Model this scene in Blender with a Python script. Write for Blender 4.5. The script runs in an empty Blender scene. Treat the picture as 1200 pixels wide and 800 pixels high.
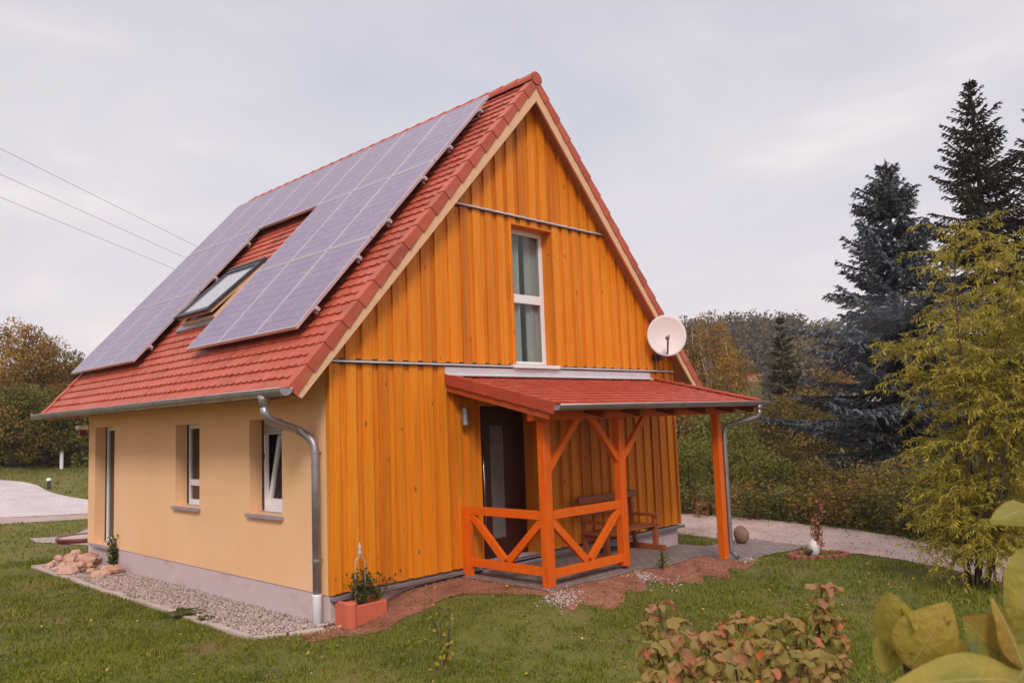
import bpy, math, random
import numpy as np
from mathutils import Vector, Matrix
R = math.radians
sc = bpy.context.scene
col = sc.collection
random.seed(7)
rng = np.random.default_rng(7)

# ------------------------------------------------------------------ camera
CP = np.array([-5.5217, -8.6378, 1.9934]); YAW, PIT, ROL, FPX = 0.79433, 0.0990, -0.037567, 951.2
_fw = np.array([math.sin(YAW)*math.cos(PIT), math.cos(YAW)*math.cos(PIT), math.sin(PIT)])
_r0 = np.array([math.cos(YAW), -math.sin(YAW), 0.0]); _u0 = np.cross(_r0, _fw)
_rt = math.cos(ROL)*_r0 + math.sin(ROL)*_u0; _up = -math.sin(ROL)*_r0 + math.cos(ROL)*_u0
cam = bpy.data.cameras.new('camera'); co = bpy.data.objects.new('camera', cam); col.objects.link(co)
co.matrix_world = Matrix(((_rt[0], _up[0], -_fw[0], CP[0]), (_rt[1], _up[1], -_fw[1], CP[1]),
                          (_rt[2], _up[2], -_fw[2], CP[2]), (0, 0, 0, 1)))
cam.sensor_width = 36.0; cam.lens = FPX/1200*36.0; cam.clip_start = .05; cam.clip_end = 3000
cam.dof.use_dof = True; cam.dof.focus_distance = 10.5; cam.dof.aperture_fstop = 8.0
sc.camera = co
def ray(x, y): return _fw + (x-600)/FPX*_rt - (y-400)/FPX*_up
def at(x, y, D): return CP + ray(x, y)*D
def onX(x, y, X): d = ray(x, y); return CP + d*(X-CP[0])/d[0]
def onY(x, y, Y): d = ray(x, y); return CP + d*(Y-CP[1])/d[1]

def sstep(a, b, x):
    t = np.clip((np.asarray(x, float)-a)/(b-a), 0, 1); return t*t*(3-2*t)
def h(x, y):                                   # height of the land
    x = np.asarray(x, float); y = np.asarray(y, float)
    z = -.385 + 0*x
    z = z + .055*np.exp(-((x-.3)**2/.5+(y+.2)**2/.35))
    z = z + .235*sstep(.05, 1.35, x)*(1-sstep(5.4, 6.6, x))*sstep(-2.75, -1.55, y)*(1-sstep(2, 4, y))
    z = z + .05*sstep(.5, 2, x)*(1-sstep(3.6, 4.4, x))*sstep(-2.6, -1.6, y)*(1-sstep(2, 4, y))
    z = z + 1.45*sstep(19, 40, y)*(1-sstep(14, 30, x))
    dx = x-CP[0]; dy = y-CP[1]; r = np.hypot(dx, dy); a = np.arctan2(dx, dy)
    z = z - .8*sstep(14, 40, x)*(1-sstep(60, 100, r))
    z = z + (15*np.exp(-((a-1.02)/.24)**2)+5*np.exp(-((a-1.3)/.3)**2))*sstep(95, 215, r)
    z = z + .02*np.sin(x*1.3+.4)*np.sin(y*.9+1)*sstep(1.0, 3.0, -y-1.2)
    return z
def hz(x, y): return float(h(x, y))
def ground_px(px, py):                         # where the line of sight meets the land
    d = ray(px, py); t = 3.0
    while t < 400:
        p = CP+d*t
        if p[2] <= hz(p[0], p[1]): break
        t += .02*max(1, t*.05)
    return CP+d*t

# ------------------------------------------------------------------ object helpers
ORG = {}
def link(o):
    col.objects.link(o); return o
def thing(name, label, cat, loc, group=None):
    o = link(bpy.data.objects.new(name, None)); o.empty_display_size = .2
    o.location = tuple(float(c) for c in loc); ORG[o.name] = np.array(o.location)
    o['label'] = label; o['category'] = cat
    if group: o['group'] = group
    return o
def tag(o, label, cat, group=None):
    o['label'] = label; o['category'] = cat
    if group: o['group'] = group
    return o
def kind(o, k): o['kind'] = k; return o
def finish(name, me, mat, parent, org=None):
    o = link(bpy.data.objects.new(name, me))
    if mat: me.materials.append(mat)
    if parent is not None:
        o.parent = parent; ORG[o.name] = ORG[parent.name]
    else:
        o.location = tuple(org) if org is not None else (0, 0, 0); ORG[o.name] = np.array(o.location)
    return o
def np_mesh(name, V, F, mat, parent=None, org=None, attr=None, smooth=False):
    V = np.asarray(V, float)
    if parent is not None: V = V-ORG[parent.name]
    elif org is not None: V = V-np.asarray(org)
    me = bpy.data.meshes.new(name)
    F = np.asarray(F, np.int32); n, k = F.shape
    me.vertices.add(len(V)); me.vertices.foreach_set('co', V.astype(np.float32).ravel())
    me.loops.add(n*k); me.loops.foreach_set('vertex_index', F.ravel())
    me.polygons.add(n); me.polygons.foreach_set('loop_start', np.arange(0, n*k, k, dtype=np.int32))
    if smooth: me.polygons.foreach_set('use_smooth', np.ones(n, bool))
    me.update(calc_edges=True)
    if attr is not None:
        a = me.attributes.new('rnd', 'FLOAT', 'FACE'); a.data.foreach_set('value', np.asarray(attr, np.float32))
    me.validate()
    return finish(name, me, mat, parent, org)
class MB:
    def __init__(s): s.v = []; s.f = []; s.a = []
    def add(s, vs, fs, rnd=None):
        b = len(s.v); s.v += [tuple(map(float, v)) for v in vs]
        rnd = random.random() if rnd is None else rnd
        for f in fs: s.f.append([i+b for i in f]); s.a.append(rnd)
        return s
    def box(s, x0, x1, y0, y1, z0, z1, rnd=None):
        vs = [(x, y, z) for z in (z0, z1) for y in (y0, y1) for x in (x0, x1)]
        return s.add(vs, [(0, 2, 3, 1), (4, 5, 7, 6), (0, 1, 5, 4), (2, 6, 7, 3), (0, 4, 6, 2), (1, 3, 7, 5)], rnd)
    def hexa(s, a, b, rnd=None):               # two quads, matching order -> solid
        return s.add(list(a)+list(b), [(3, 2, 1, 0), (4, 5, 6, 7), (0, 1, 5, 4), (1, 2, 6, 5), (2, 3, 7, 6), (3, 0, 4, 7)], rnd)
    def bar(s, p, q, w, hh, up=(0, 0, 1), rnd=None):
        p = np.array(p, float); q = np.array(q, float); d = q-p; d /= np.linalg.norm(d)
        sd = np.cross(d, np.array(up, float)); sd /= np.linalg.norm(sd); u = np.cross(sd, d)
        c = [(-w/2, -hh/2), (w/2, -hh/2), (w/2, hh/2), (-w/2, hh/2)]
        return s.hexa([p+sd*i+u*j for i, j in c], [q+sd*i+u*j for i, j in c], rnd)
    def tube(s, pts, rad, n=10, cap=True, rnd=None):
        pts = [np.array(p, float) for p in pts]; m = len(pts)
        if not hasattr(rad, '__len__'): rad = [rad]*m
        vs = []; t0 = pts[1]-pts[0]; t0 /= np.linalg.norm(t0)
        a = np.array((0, 0, 1.)) if abs(t0[2]) < .9 else np.array((1., 0, 0))
        u = np.cross(t0, a); u /= np.linalg.norm(u)
        for i in range(m):
            t = pts[min(i+1, m-1)]-pts[max(i-1, 0)]; t /= np.linalg.norm(t)+1e-9
            u = u-t*(u@t); u /= np.linalg.norm(u)+1e-9; w = np.cross(t, u)
            for k in range(n):
                an = 2*math.pi*k/n; vs.append(pts[i]+rad[i]*(math.cos(an)*u+math.sin(an)*w))
        fs = [(i*n+k, i*n+(k+1) % n, (i+1)*n+(k+1) % n, (i+1)*n+k) for i in range(m-1) for k in range(n)]
        if cap: fs += [tuple(range(n-1, -1, -1)), tuple(range((m-1)*n, m*n))]
        return s.add(vs, fs, rnd)
    def lathe(s, c, prof, n=20, rnd=None):     # prof: (radius, z)
        c = np.array(c, float)
        vs = [c+np.array((r*math.cos(2*math.pi*k/n), r*math.sin(2*math.pi*k/n), z)) for r, z in prof for k in range(n)]
        m = len(prof)
        fs = [(i*n+k, i*n+(k+1) % n, (i+1)*n+(k+1) % n, (i+1)*n+k) for i in range(m-1) for k in range(n)]
        fs += [tuple(range(n-1, -1, -1)), tuple(range((m-1)*n, m*n))]
        return s.add(vs, fs, rnd)
    def grid(s, fn, nu, nv, rnd=None):
        vs = [fn(i/nu, j/nv) for i in range(nu+1) for j in range(nv+1)]
        fs = [(i*(nv+1)+j, (i+1)*(nv+1)+j, (i+1)*(nv+1)+j+1, i*(nv+1)+j+1) for i in range(nu) for j in range(nv)]
        return s.add(vs, fs, rnd)
    def prism(s, poly, z0, z1, rnd=None):
        n = len(poly)
        vs = [(x, y, z0) for x, y in poly]+[(x, y, z1) for x, y in poly]
        return s.add(vs, [tuple(range(n-1, -1, -1)), tuple(range(n, 2*n))]+[(i, (i+1) % n, n+(i+1) % n, n+i) for i in range(n)], rnd)
    def build(s, name, mat, parent=None, org=None, smooth=False, bev=0, solid=0):
        off = ORG[parent.name] if parent is not None else (np.array(org, float) if org is not None else np.zeros(3))
        me = bpy.data.meshes.new(name)
        me.from_pydata([tuple(np.array(v)-off) for v in s.v], [], s.f)
        if smooth: me.polygons.foreach_set('use_smooth', np.ones(len(me.polygons), bool))
        a = me.attributes.new('rnd', 'FLOAT', 'FACE'); a.data.foreach_set('value', np.array(s.a, np.float32))
        me.update()
        o = finish(name, me, mat, parent, org)
        if solid:
            m = o.modifiers.new('solid', 'SOLIDIFY'); m.thickness = solid; m.offset = 0
        if bev:
            m = o.modifiers.new('bevel', 'BEVEL'); m.width = bev; m.segments = 2; m.limit_method = 'ANGLE'
        return o
def copy_tree(o, parent=None):
    c = link(o.copy()); ORG[c.name] = ORG[o.name]
    if parent is not None: c.parent = parent
    for ch in list(o.children): copy_tree(ch, c)
    return c

# ------------------------------------------------------------------ materials
def ramp(nt, pts, interp='LINEAR'):
    n = nt.nodes.new('ShaderNodeValToRGB'); cr = n.color_ramp; cr.interpolation = interp
    while len(cr.elements) < len(pts): cr.elements.new(.5)
    for e, (p, c) in zip(cr.elements, pts): e.position = p; e.color = (*c, 1)
    return n
def even(cols): return [(i/max(1, len(cols)-1), c) for i, c in enumerate(cols)]
def mat(name, cols, rough=.6, metal=0, attr=.6, ns=3., nd=4, stretch=(1, 1, 1), bump=0, bs=40., bstr=(1, 1, 1),
        spec=.4, trans=0, stain=None, coat=0, extra=None):
    """cols: colours from which the surface is mixed, by the piece's own random value (attr) and by noise"""
    m = bpy.data.materials.new(name); m.use_nodes = True; nt = m.node_tree; N = nt.nodes; L = nt.links
    b = N['Principled BSDF']; b.inputs['Roughness'].default_value = rough; b.inputs['Metallic'].default_value = metal
    b.inputs['Specular IOR Level'].default_value = spec
    if coat: b.inputs['Coat Weight'].default_value = coat; b.inputs['Coat Roughness'].default_value = .25
    tc = N.new('ShaderNodeTexCoord')
    mp = N.new('ShaderNodeMapping'); mp.inputs['Scale'].default_value = stretch; L.new(tc.outputs['Object'], mp.inputs['Vector'])
    no = N.new('ShaderNodeTexNoise'); no.inputs['Scale'].default_value = ns; no.inputs['Detail'].default_value = nd
    no.inputs['Roughness'].default_value = .62
    L.new(mp.outputs['Vector'], no.inputs['Vector'])
    mr = N.new('ShaderNodeMapRange'); mr.inputs['From Min'].default_value = .28; mr.inputs['From Max'].default_value = .72
    L.new(no.outputs['Fac'], mr.inputs['Value'])
    at_ = N.new('ShaderNodeAttribute'); at_.attribute_name = 'rnd'
    mx = N.new('ShaderNodeMix'); mx.inputs[0].default_value = attr
    L.new(mr.outputs['Result'], mx.inputs[2]); L.new(at_.outputs['Fac'], mx.inputs[3])
    rp = ramp(nt, even(cols) if not isinstance(cols[0][1], (tuple, list)) else cols)
    L.new(mx.outputs[0], rp.inputs['Fac'])
    c = rp.outputs['Color']
    for st in (stain or []):                   # (colour, scale, stretch, lo, hi, amount): stains and marks with a shape of their own
        scol, ss, sstr, lo, hi, amt = st
        m2 = N.new('ShaderNodeMapping'); m2.inputs['Scale'].default_value = sstr; L.new(tc.outputs['Object'], m2.inputs['Vector'])
        n2 = N.new('ShaderNodeTexNoise'); n2.inputs['Scale'].default_value = ss; n2.inputs['Detail'].default_value = 5
        L.new(m2.outputs['Vector'], n2.inputs['Vector'])
        r2 = N.new('ShaderNodeMapRange'); r2.inputs['From Min'].default_value = lo; r2.inputs['From Max'].default_value = hi
        r2.inputs['To Max'].default_value = amt; L.new(n2.outputs['Fac'], r2.inputs['Value'])
        x2 = N.new('ShaderNodeMix'); x2.data_type = 'RGBA'; x2.inputs[7].default_value = (*scol, 1)
        L.new(r2.outputs['Result'], x2.inputs[0]); L.new(c, x2.inputs[6]); c = x2.outputs[2]
    if extra: c = extra(nt, tc, c)
    L.new(c, b.inputs['Base Color'])
    if bump:
        m3 = N.new('ShaderNodeMapping'); m3.inputs['Scale'].default_value = bstr; L.new(tc.outputs['Object'], m3.inputs['Vector'])
        n3 = N.new('ShaderNodeTexNoise'); n3.inputs['Scale'].default_value = bs; n3.inputs['Detail'].default_value = 4
        L.new(m3.outputs['Vector'], n3.inputs['Vector'])
        bp = N.new('ShaderNodeBump'); bp.inputs['Strength'].default_value = bump; bp.inputs['Distance'].default_value = .02
        L.new(n3.outputs['Fac'], bp.inputs['Height']); L.new(bp.outputs['Normal'], b.inputs['Normal'])
    if trans:
        tr = N.new('ShaderNodeBsdfTranslucent'); L.new(c, tr.inputs['Color'])
        ms = N.new('ShaderNodeMixShader'); ms.inputs[0].default_value = trans
        L.new(b.outputs[0], ms.inputs[1]); L.new(tr.outputs[0], ms.inputs[2]); L.new(ms.outputs[0], N['Material Output'].inputs['Surface'])
    return m
M = {}
DK = (.20, .05, .006)
M['clad'] = mat('varnished_larch', [(.46, .105, .005), (.64, .180, .007), (.77, .240, .009), (.73, .215, .008), (.84, .290, .012)], rough=.5, attr=.72,
    ns=1.0, stretch=(14, 14, .7), bump=.35, bs=1.0, bstr=(60, 60, 3), spec=.3,
    stain=[((.30, .070, .007), 1.0, (34, 34, 1.1), .50, .80, .45), ((.14, .035, .008), 1.0, (13, 13, 6), .69, .74, .85), ((.85, .33, .03), 1.0, (22, 22, .8), .58, .78, .45),
           ((.24, .07, .02), 1.0, (3.1, 3.1, .35), .60, .72, .35)])
M['porchwood'] = mat('orange_glazed_timber', [(.60, .085, .004), (.70, .115, .004), (.74, .135, .006)], rough=.45, attr=.5, ns=1.0,
    stretch=(9, 9, 2), bump=.2, bs=1.0, bstr=(50, 50, 6), spec=.35, stain=[((.32, .05, .006), 1., (30, 30, 3), .55, .8, .45)])
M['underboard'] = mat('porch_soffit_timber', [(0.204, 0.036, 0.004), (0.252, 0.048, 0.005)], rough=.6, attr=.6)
M['barge'] = mat('bare_spruce_board', [(.64, .35, .20), (.74, .43, .255), (.68, .39, .225)], rough=.6, attr=.3, ns=2., stretch=(3, 3, 3), bump=.1)
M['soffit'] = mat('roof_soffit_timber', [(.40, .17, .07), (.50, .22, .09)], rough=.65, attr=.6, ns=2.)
def facade(nt, tc, c): return c
M['plaster'] = mat('ochre_render', [(.84, .485, .265), (.87, .51, .285), (.89, .53, .30)], rough=.9, attr=0, ns=.7, bump=.25, bs=220., spec=.15,
    stain=[((.74, .44, .23), .6, (1, 1, 1.4), .48, .75, .55), ((.80, .55, .36), 1.4, (1, 1, .5), .56, .75, .5), ((.70, .42, .24), 3.0, (2.5, 2.5, .22), .62, .76, .35)])
M['plinth'] = mat('grey_plinth_render', [(.54, .42, .43), (.61, .48, .49)], rough=.9, attr=0, ns=1.5, bump=.2, bs=160., spec=.15,
    stain=[((.40, .25, .20), 2.5, (1, 1, 2), .56, .75, .5)])
M['tile'] = mat('red_clay_tile', [(0.360, 0.064, 0.034), (0.423, 0.078, 0.041), (0.486, 0.100, 0.054), (0.396, 0.072, 0.038)], rough=.55, attr=.6, ns=5., bump=.12, bs=60., spec=.4,
    stain=[((.22, .05, .03), 1.4, (1, 1, 1), .54, .75, .6), ((.42, .17, .11), 3.5, (1, 1, 1), .60, .74, .5), ((.12, .06, .035), 9., (1, 1, 1), .66, .76, .5)])
M['tile2'] = mat('red_porch_tile', [(.34, .050, .026), (.40, .062, .032), (.45, .078, .040)], rough=.55, attr=.6, ns=5., bump=.12, bs=60., spec=.35)
M['zinc'] = mat('weathered_zinc', [(.27, .25, .27), (.36, .335, .36), (.44, .41, .43)], rough=.42, metal=.75, attr=.2, ns=2.5, stretch=(1, 1, 1.5), spec=.5, bump=.05, bs=10)
M['zincl'] = mat('bright_zinc_trim', [(.58, .54, .56), (.68, .64, .66)], rough=.45, metal=.25, attr=.2, ns=3)
M['steel'] = mat('brushed_steel', [(.55, .53, .53), (.66, .63, .63)], rough=.28, metal=1, attr=.2, ns=4)
M['alu'] = mat('aluminium_frame', [(.56, .50, .53), (.66, .60, .62)], rough=.4, metal=.55, attr=.2, ns=3)
M['white'] = mat('white_window_plastic', [(.76, .72, .74), (.82, .78, .79)], rough=.4, attr=.3, ns=3)
M['shutter'] = mat('grey_shutter_slats', [(.42, .36, .34), (.50, .43, .41)], rough=.5, attr=.6)
M['sill'] = mat('slate_sill', [(.27, .22, .24), (.36, .30, .32)], rough=.5, attr=.2, ns=6)
M['dark'] = mat('dark_grey_trim', [(.035, .03, .035), (.06, .05, .055)], rough=.5, attr=.2)
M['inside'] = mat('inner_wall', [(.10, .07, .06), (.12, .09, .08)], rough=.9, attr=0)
M['door'] = mat('wine_red_door', [(0.039, 0.004, 0.004), (0.051, 0.005, 0.004)], rough=.4, attr=0, ns=2, spec=.4)
M['frost'] = mat('frosted_glass', [(.12, .10, .10), (.16, .13, .13)], rough=.35, attr=0, ns=8)
M['curtain'] = mat('teal_grey_curtain', [(.52, .62, .60), (.66, .74, .71)], rough=.9, attr=0, ns=3, stretch=(8, 8, .5))
M['redboard'] = mat('red_brown_verge_board', [(.34, .055, .012), (.40, .07, .016)], rough=.55, attr=.4, ns=2)
M['bench'] = mat('brown_stained_bench', [(.22, .055, .018), (.30, .08, .025), (.36, .10, .035)], rough=.55, attr=.5, ns=1, stretch=(8, 8, 8))
M['terracotta'] = mat('terracotta', [(.50, .105, .058), (.58, .135, .075)], rough=.8, attr=.3, ns=4, bump=.2, bs=60)
M['rock2'] = mat('brown_red_palisade', [(.22, .075, .05), (.30, .105, .07)], rough=.9, attr=.6, ns=8)
M['conc'] = mat('concrete_edging', [(.36, .27, .23), (.47, .36, .31), (.52, .41, .36)], rough=.9, attr=.5, ns=5, bump=.3, bs=50)
M['paver'] = mat('concrete_paver', [(.24, .185, .185), (.31, .24, .235), (.37, .29, .28)], rough=.9, attr=.6, ns=4, bump=.3, bs=40)
M['rock'] = mat('red_sandstone', [(.36, .16, .11), (.48, .25, .18), (.56, .35, .26), (.50, .23, .16)], rough=.9, attr=.55, ns=6, bump=.6, bs=25)
M['gravelst'] = mat('gravel_stone', [(.24, .17, .15), (.38, .28, .25), (.46, .35, .31), (.58, .46, .42)], rough=.9, attr=.85, ns=20, bump=.2)
M['whitest'] = mat('white_pebble', [(.36, .27, .24), (.48, .38, .35), (.62, .53, .50)], rough=.8, attr=.8, ns=20)
M['bark'] = mat('dark_bark', [(.05, .035, .025), (.09, .065, .045)], rough=.9, attr=.2, ns=8, stretch=(1, 1, .3), bump=.5, bs=20)
M['twig'] = mat('olive_twig', [(.16, .115, .025), (.26, .19, .05)], rough=.7, attr=.8)
M['barkl'] = mat('pale_birch_bark', [(.34, .28, .25), (.48, .42, .39)], rough=.9, attr=.2, ns=6, stretch=(1, 1, .5))
def leaf(name, cols, trans=.25, attr=.75, ns=.8, rough=.6, **k): return mat(name, cols, rough=rough, attr=attr, ns=ns, trans=trans, spec=.25, **k)
M['bluespruce'] = leaf('blue_spruce_needles', [(.055, .060, .065), (.09, .097, .108), (.135, .145, .165), (.17, .18, .205)], .1)
M['spruce'] = leaf('dark_spruce_needles', [(0.024, 0.019, 0.012), (0.045, 0.036, 0.020), (0.072, 0.054, 0.029), (0.090, 0.061, 0.036)], .1)
M['spruce2'] = leaf('brown_spruce_needles', [(0.045, 0.036, 0.017), (0.075, 0.062, 0.026), (0.105, 0.077, 0.036)], .1)
M['willow'] = leaf('curly_willow_leaf', [(0.157, 0.143, 0.016), (0.314, 0.270, 0.032), (0.504, 0.407, 0.055), (0.717, 0.561, 0.100)], .35)
M['autumn1'] = leaf('bronze_autumn_leaf', [(.065, .048, .010), (.125, .085, .014), (.20, .125, .020), (.31, .17, .03)], .25)
M['autumn2'] = leaf('olive_autumn_leaf', [(0.070, 0.054, 0.011), (0.131, 0.096, 0.016), (0.210, 0.136, 0.022), (0.298, 0.160, 0.026)], .25)
M['autumn3'] = leaf('ochre_autumn_leaf', [(0.149, 0.084, 0.016), (0.238, 0.133, 0.022), (0.357, 0.190, 0.031), (0.446, 0.224, 0.038)], .25)
M['olive'] = leaf('olive_shrub_leaf', [(.06, .058, .010), (.12, .112, .018), (.18, .165, .026), (.25, .215, .04)], .25)
M['goldenrod'] = leaf('faded_goldenrod', [(.13, .075, .016), (.21, .125, .024), (.30, .175, .03), (.34, .22, .05)], .25)
M['brown'] = leaf('dry_brown_weed', [(0.140, 0.080, 0.030), (0.245, 0.136, 0.054), (0.350, 0.200, 0.084)], .2)
M['forest'] = leaf('hill_forest_leaf', [(0.058, 0.048, 0.029), (0.091, 0.072, 0.038), (0.137, 0.094, 0.043), (0.189, 0.106, 0.046)], .15, attr=.85, ns=.05)
M['grass'] = leaf('lawn_grass', [(0.085, 0.094, 0.006), (0.141, 0.161, 0.011), (0.210, 0.218, 0.016), (0.272, 0.247, 0.028)], .3, attr=.36, ns=.6, nd=6, stain=[((.19, .13, .04), .9, (1, 1, 1), .56, .72, .55)])
M['weed'] = leaf('lawn_clover', [(0.073, 0.092, 0.010), (0.131, 0.155, 0.014), (0.187, 0.201, 0.018), (0.239, 0.190, 0.040)], .2)
M['fallen'] = leaf('fallen_leaf', [(.30, .16, .03), (.50, .32, .05), (.60, .42, .12), (.40, .15, .05)], .2)
M['redleaf'] = leaf('red_sapling_leaf', [(.20, .07, .04), (.33, .13, .07), (.40, .19, .11)], .25)
M['green'] = leaf('garden_leaf', [(0.042, 0.050, 0.011), (0.084, 0.095, 0.017), (0.140, 0.140, 0.024)], .25)
M['yellowleaf'] = leaf('yellowing_leaf', [(.12, .12, .02), (.30, .25, .03), (.50, .36, .03)], .3)
M['hydrangea'] = leaf('autumn_hydrangea_leaf', [(0, (.12, .11, .018)), (.3, (.24, .18, .036)), (.5, (.33, .20, .06)), (.68, (.35, .16, .08)), (.84, (.46, .15, .055)), (.92, (.78, .20, .012)), (1, (.85, .22, .010))],
    .3, attr=.72, ns=9, rough=.5, bump=.4, bs=30)
M['rhodo'] = leaf('yellowing_big_leaf', [(0, (.15, .17, .10)), (.3, (.25, .235, .05)), (.6, (.37, .29, .05)), (.85, (.48, .33, .07)), (1, (.55, .24, .04))],
    .4, attr=.45, ns=16, nd=6, rough=.5, bump=.35, bs=70, stain=[((.34, .12, .03), 11., (1, 1, 1), .60, .72, .6), ((.12, .05, .02), 45., (1, 1, 1), .67, .72, .7)])
M['rib'] = leaf('pale_midrib', [(.42, .36, .14), (.50, .42, .18)], .3)
M['soil'] = mat('red_brown_soil', [(.16, .055, .032), (.24, .088, .052), (.31, .125, .08), (.20, .085, .05)], rough=.95, attr=0, ns=2.2, nd=8, bump=.9, bs=18)
def ground_mix(nt, tc, c): return c
M['ground'] = mat('lawn_floor', [(.06, .065, .010), (.10, .10, .015), (.13, .12, .02), (.16, .11, .035)], rough=.95, attr=0, ns=1.2, nd=8, bump=.8, bs=20,
    stain=[((.17, .095, .045), .8, (1, 1, 1), .52, .66, .7)])
M['road'] = mat('gravel_road_surface', [(0.290, 0.196, 0.163), (0.378, 0.260, 0.220), (0.440, 0.312, 0.262)], rough=.95, attr=0, ns=1.2, nd=9, bump=.5, bs=30,
    stain=[((.25, .18, .15), 1.1, (.35, 1, 1), .55, .75, .6), ((.56, .44, .40), 25., (1, 1, 1), .58, .66, .6)])
M['bedfloor'] = mat('gravel_bed_floor', [(.26, .19, .165), (.38, .285, .25), (.46, .35, .31)], rough=.95, attr=0, ns=28, nd=3, bump=1., bs=40)
def brickwork(sx, sy, mortar, scale=1.):
    def fn(nt, tc, c):
        N = nt.nodes; L = nt.links
        b = N.new('ShaderNodeTexBrick'); b.inputs['Scale'].default_value = scale
        b.inputs['Brick Width'].default_value = sx; b.inputs['Row Height'].default_value = sy; b.inputs['Mortar Size'].default_value = .012
        L.new(tc.outputs['Object'], b.inputs['Vector'])
        b.inputs['Color1'].default_value = (0, 0, 0, 1); b.inputs['Color2'].default_value = (0, 0, 0, 1); b.inputs['Mortar'].default_value = (1, 1, 1, 1)
        x = N.new('ShaderNodeMix'); x.data_type = 'RGBA'; x.inputs[7].default_value = (*mortar, 1)
        L.new(b.outputs['Color'], x.inputs[0]); L.new(c, x.inputs[6]); return x.outputs[2]
    return fn
M['drive'] = mat('paved_drive', [(.46, .385, .385), (.54, .46, .45), (.60, .51, .50)], rough=.9, attr=0, ns=1.5, nd=6, extra=brickwork(.5, .25, (.33, .27, .26)),
    stain=[((.36, .29, .29), .6, (1, .3, 1), .5, .7, .5)])
M['patio'] = mat('patio_pavers', [(0.170, 0.127, 0.124), (0.230, 0.172, 0.160), (0.281, 0.213, 0.196)], rough=.9, attr=0, ns=3, nd=7, extra=brickwork(.22, .11, (.13, .09, .075)), bump=.3, bs=30,
    stain=[((.30, .16, .11), 1.3, (1, 1, 1), .52, .7, .6)])
def cells(nt, tc, c):
    N = nt.nodes; L = nt.links
    v = N.new('ShaderNodeTexVoronoi'); v.inputs['Scale'].default_value = 26; L.new(tc.outputs['Object'], v.inputs['Vector'])
    x = N.new('ShaderNodeMix'); x.data_type = 'RGBA'; x.blend_type = 'MULTIPLY'; x.inputs[0].default_value = .22
    L.new(c, x.inputs[6]); L.new(v.outputs['Color'], x.inputs[7]); return x.outputs[2]
M['pv'] = mat('polycrystalline_cells', [(.225, .163, .255), (.25, .182, .28), (.275, .20, .305)], rough=.24, attr=.7, ns=3, spec=.55, extra=cells)
M['pvline'] = mat('cell_gap_lines', [(.26, .195, .285), (.28, .21, .30)], rough=.4, attr=.3)
M['fartile'] = mat('faded_far_tiles', [(.30, .10, .055), (.36, .125, .07)], rough=.8, attr=0, ns=2)
M['dish'] = mat('dish_paint', [(.66, .58, .57), (.72, .64, .62)], rough=.5, attr=.1, ns=3)
M['ornament'] = mat('chalky_metal', [(.34, .29, .27), (.58, .50, .47)], rough=.7, attr=0, ns=40)
M['lnb'] = mat('purple_grey_plastic', [(.24, .13, .17), (.30, .17, .21)], rough=.5, attr=.2)
M['redplastic'] = mat('red_plastic', [(.11, .018, .018), (.15, .024, .024)], rough=.4, attr=.2)
M['sand'] = mat('play_sand', [(.42, .29, .24), (.50, .36, .30)], rough=.95, attr=0, ns=12)
M['boulder'] = mat('brown_boulder', [(.16, .085, .06), (.24, .14, .10), (.30, .19, .14)], rough=.9, attr=0, ns=4, bump=.5, bs=14)
M['wire'] = mat('cable', [(.46, .42, .46), (.50, .46, .50)], rough=.6, attr=0)
M['farwall'] = mat('pale_house_wall', [(.46, .38, .34), (.52, .43, .38)], rough=.9, attr=0)
def glassmat():
    m = bpy.data.materials.new('window_glass'); m.use_nodes = True; nt = m.node_tree; N = nt.nodes; L = nt.links
    N.remove(N['Principled BSDF'])
    t = N.new('ShaderNodeBsdfTransparent'); t.inputs[0].default_value = (.80, .80, .80, 1)
    g = N.new('ShaderNodeBsdfGlossy'); g.inputs['Roughness'].default_value = .02
    f = N.new('ShaderNodeLayerWeight'); f.inputs['Blend'].default_value = .5
    pw = N.new('ShaderNodeMath'); pw.operation = 'POWER'; pw.inputs[1].default_value = 4.5; L.new(f.outputs['Facing'], pw.inputs[0])
    ma = N.new('ShaderNodeMath'); ma.operation = 'MULTIPLY_ADD'; ma.inputs[1].default_value = .9; ma.inputs[2].default_value = .05; L.new(pw.outputs[0], ma.inputs[0])
    x = N.new('ShaderNodeMixShader'); L.new(ma.outputs[0], x.inputs[0]); L.new(t.outputs[0], x.inputs[1]); L.new(g.outputs[0], x.inputs[2])
    L.new(x.outputs[0], N['Material Output'].inputs['Surface']); return m
M['glass'] = glassmat()
M['skyglass'] = mat('roof_window_glass', [(.30, .30, .32), (.36, .36, .38)], rough=.08, attr=0, spec=.9, coat=.6)

# ------------------------------------------------------------------ world and sun
w = bpy.data.worlds.new('World'); sc.world = w; w.use_nodes = True; nt = w.node_tree; N = nt.nodes; L = nt.links
bg = N['Background']; bg.inputs['Strength'].default_value = .1
SUN = Vector((-.74, -.80, .85)).normalized()
sky = N.new('ShaderNodeTexSky'); sky.sky_type = 'NISHITA'; sky.sun_disc = False
sky.sun_elevation = math.asin(SUN.z); sky.sun_rotation = math.atan2(SUN.x, SUN.y)
tc = N.new('ShaderNodeTexCoord'); sx = N.new('ShaderNodeSeparateXYZ'); L.new(tc.outputs['Generated'], sx.inputs[0])
mp = N.new('ShaderNodeMapping'); mp.inputs['Scale'].default_value = (1, 1, 3.0); L.new(tc.outputs['Generated'], mp.inputs['Vector'])
nz = N.new('ShaderNodeTexNoise'); nz.inputs['Scale'].default_value = 2.3; nz.inputs['Detail'].default_value = 7; nz.inputs['Roughness'].default_value = .52
nz.inputs['Distortion'].default_value = .5
L.new(mp.outputs['Vector'], nz.inputs['Vector'])
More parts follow.
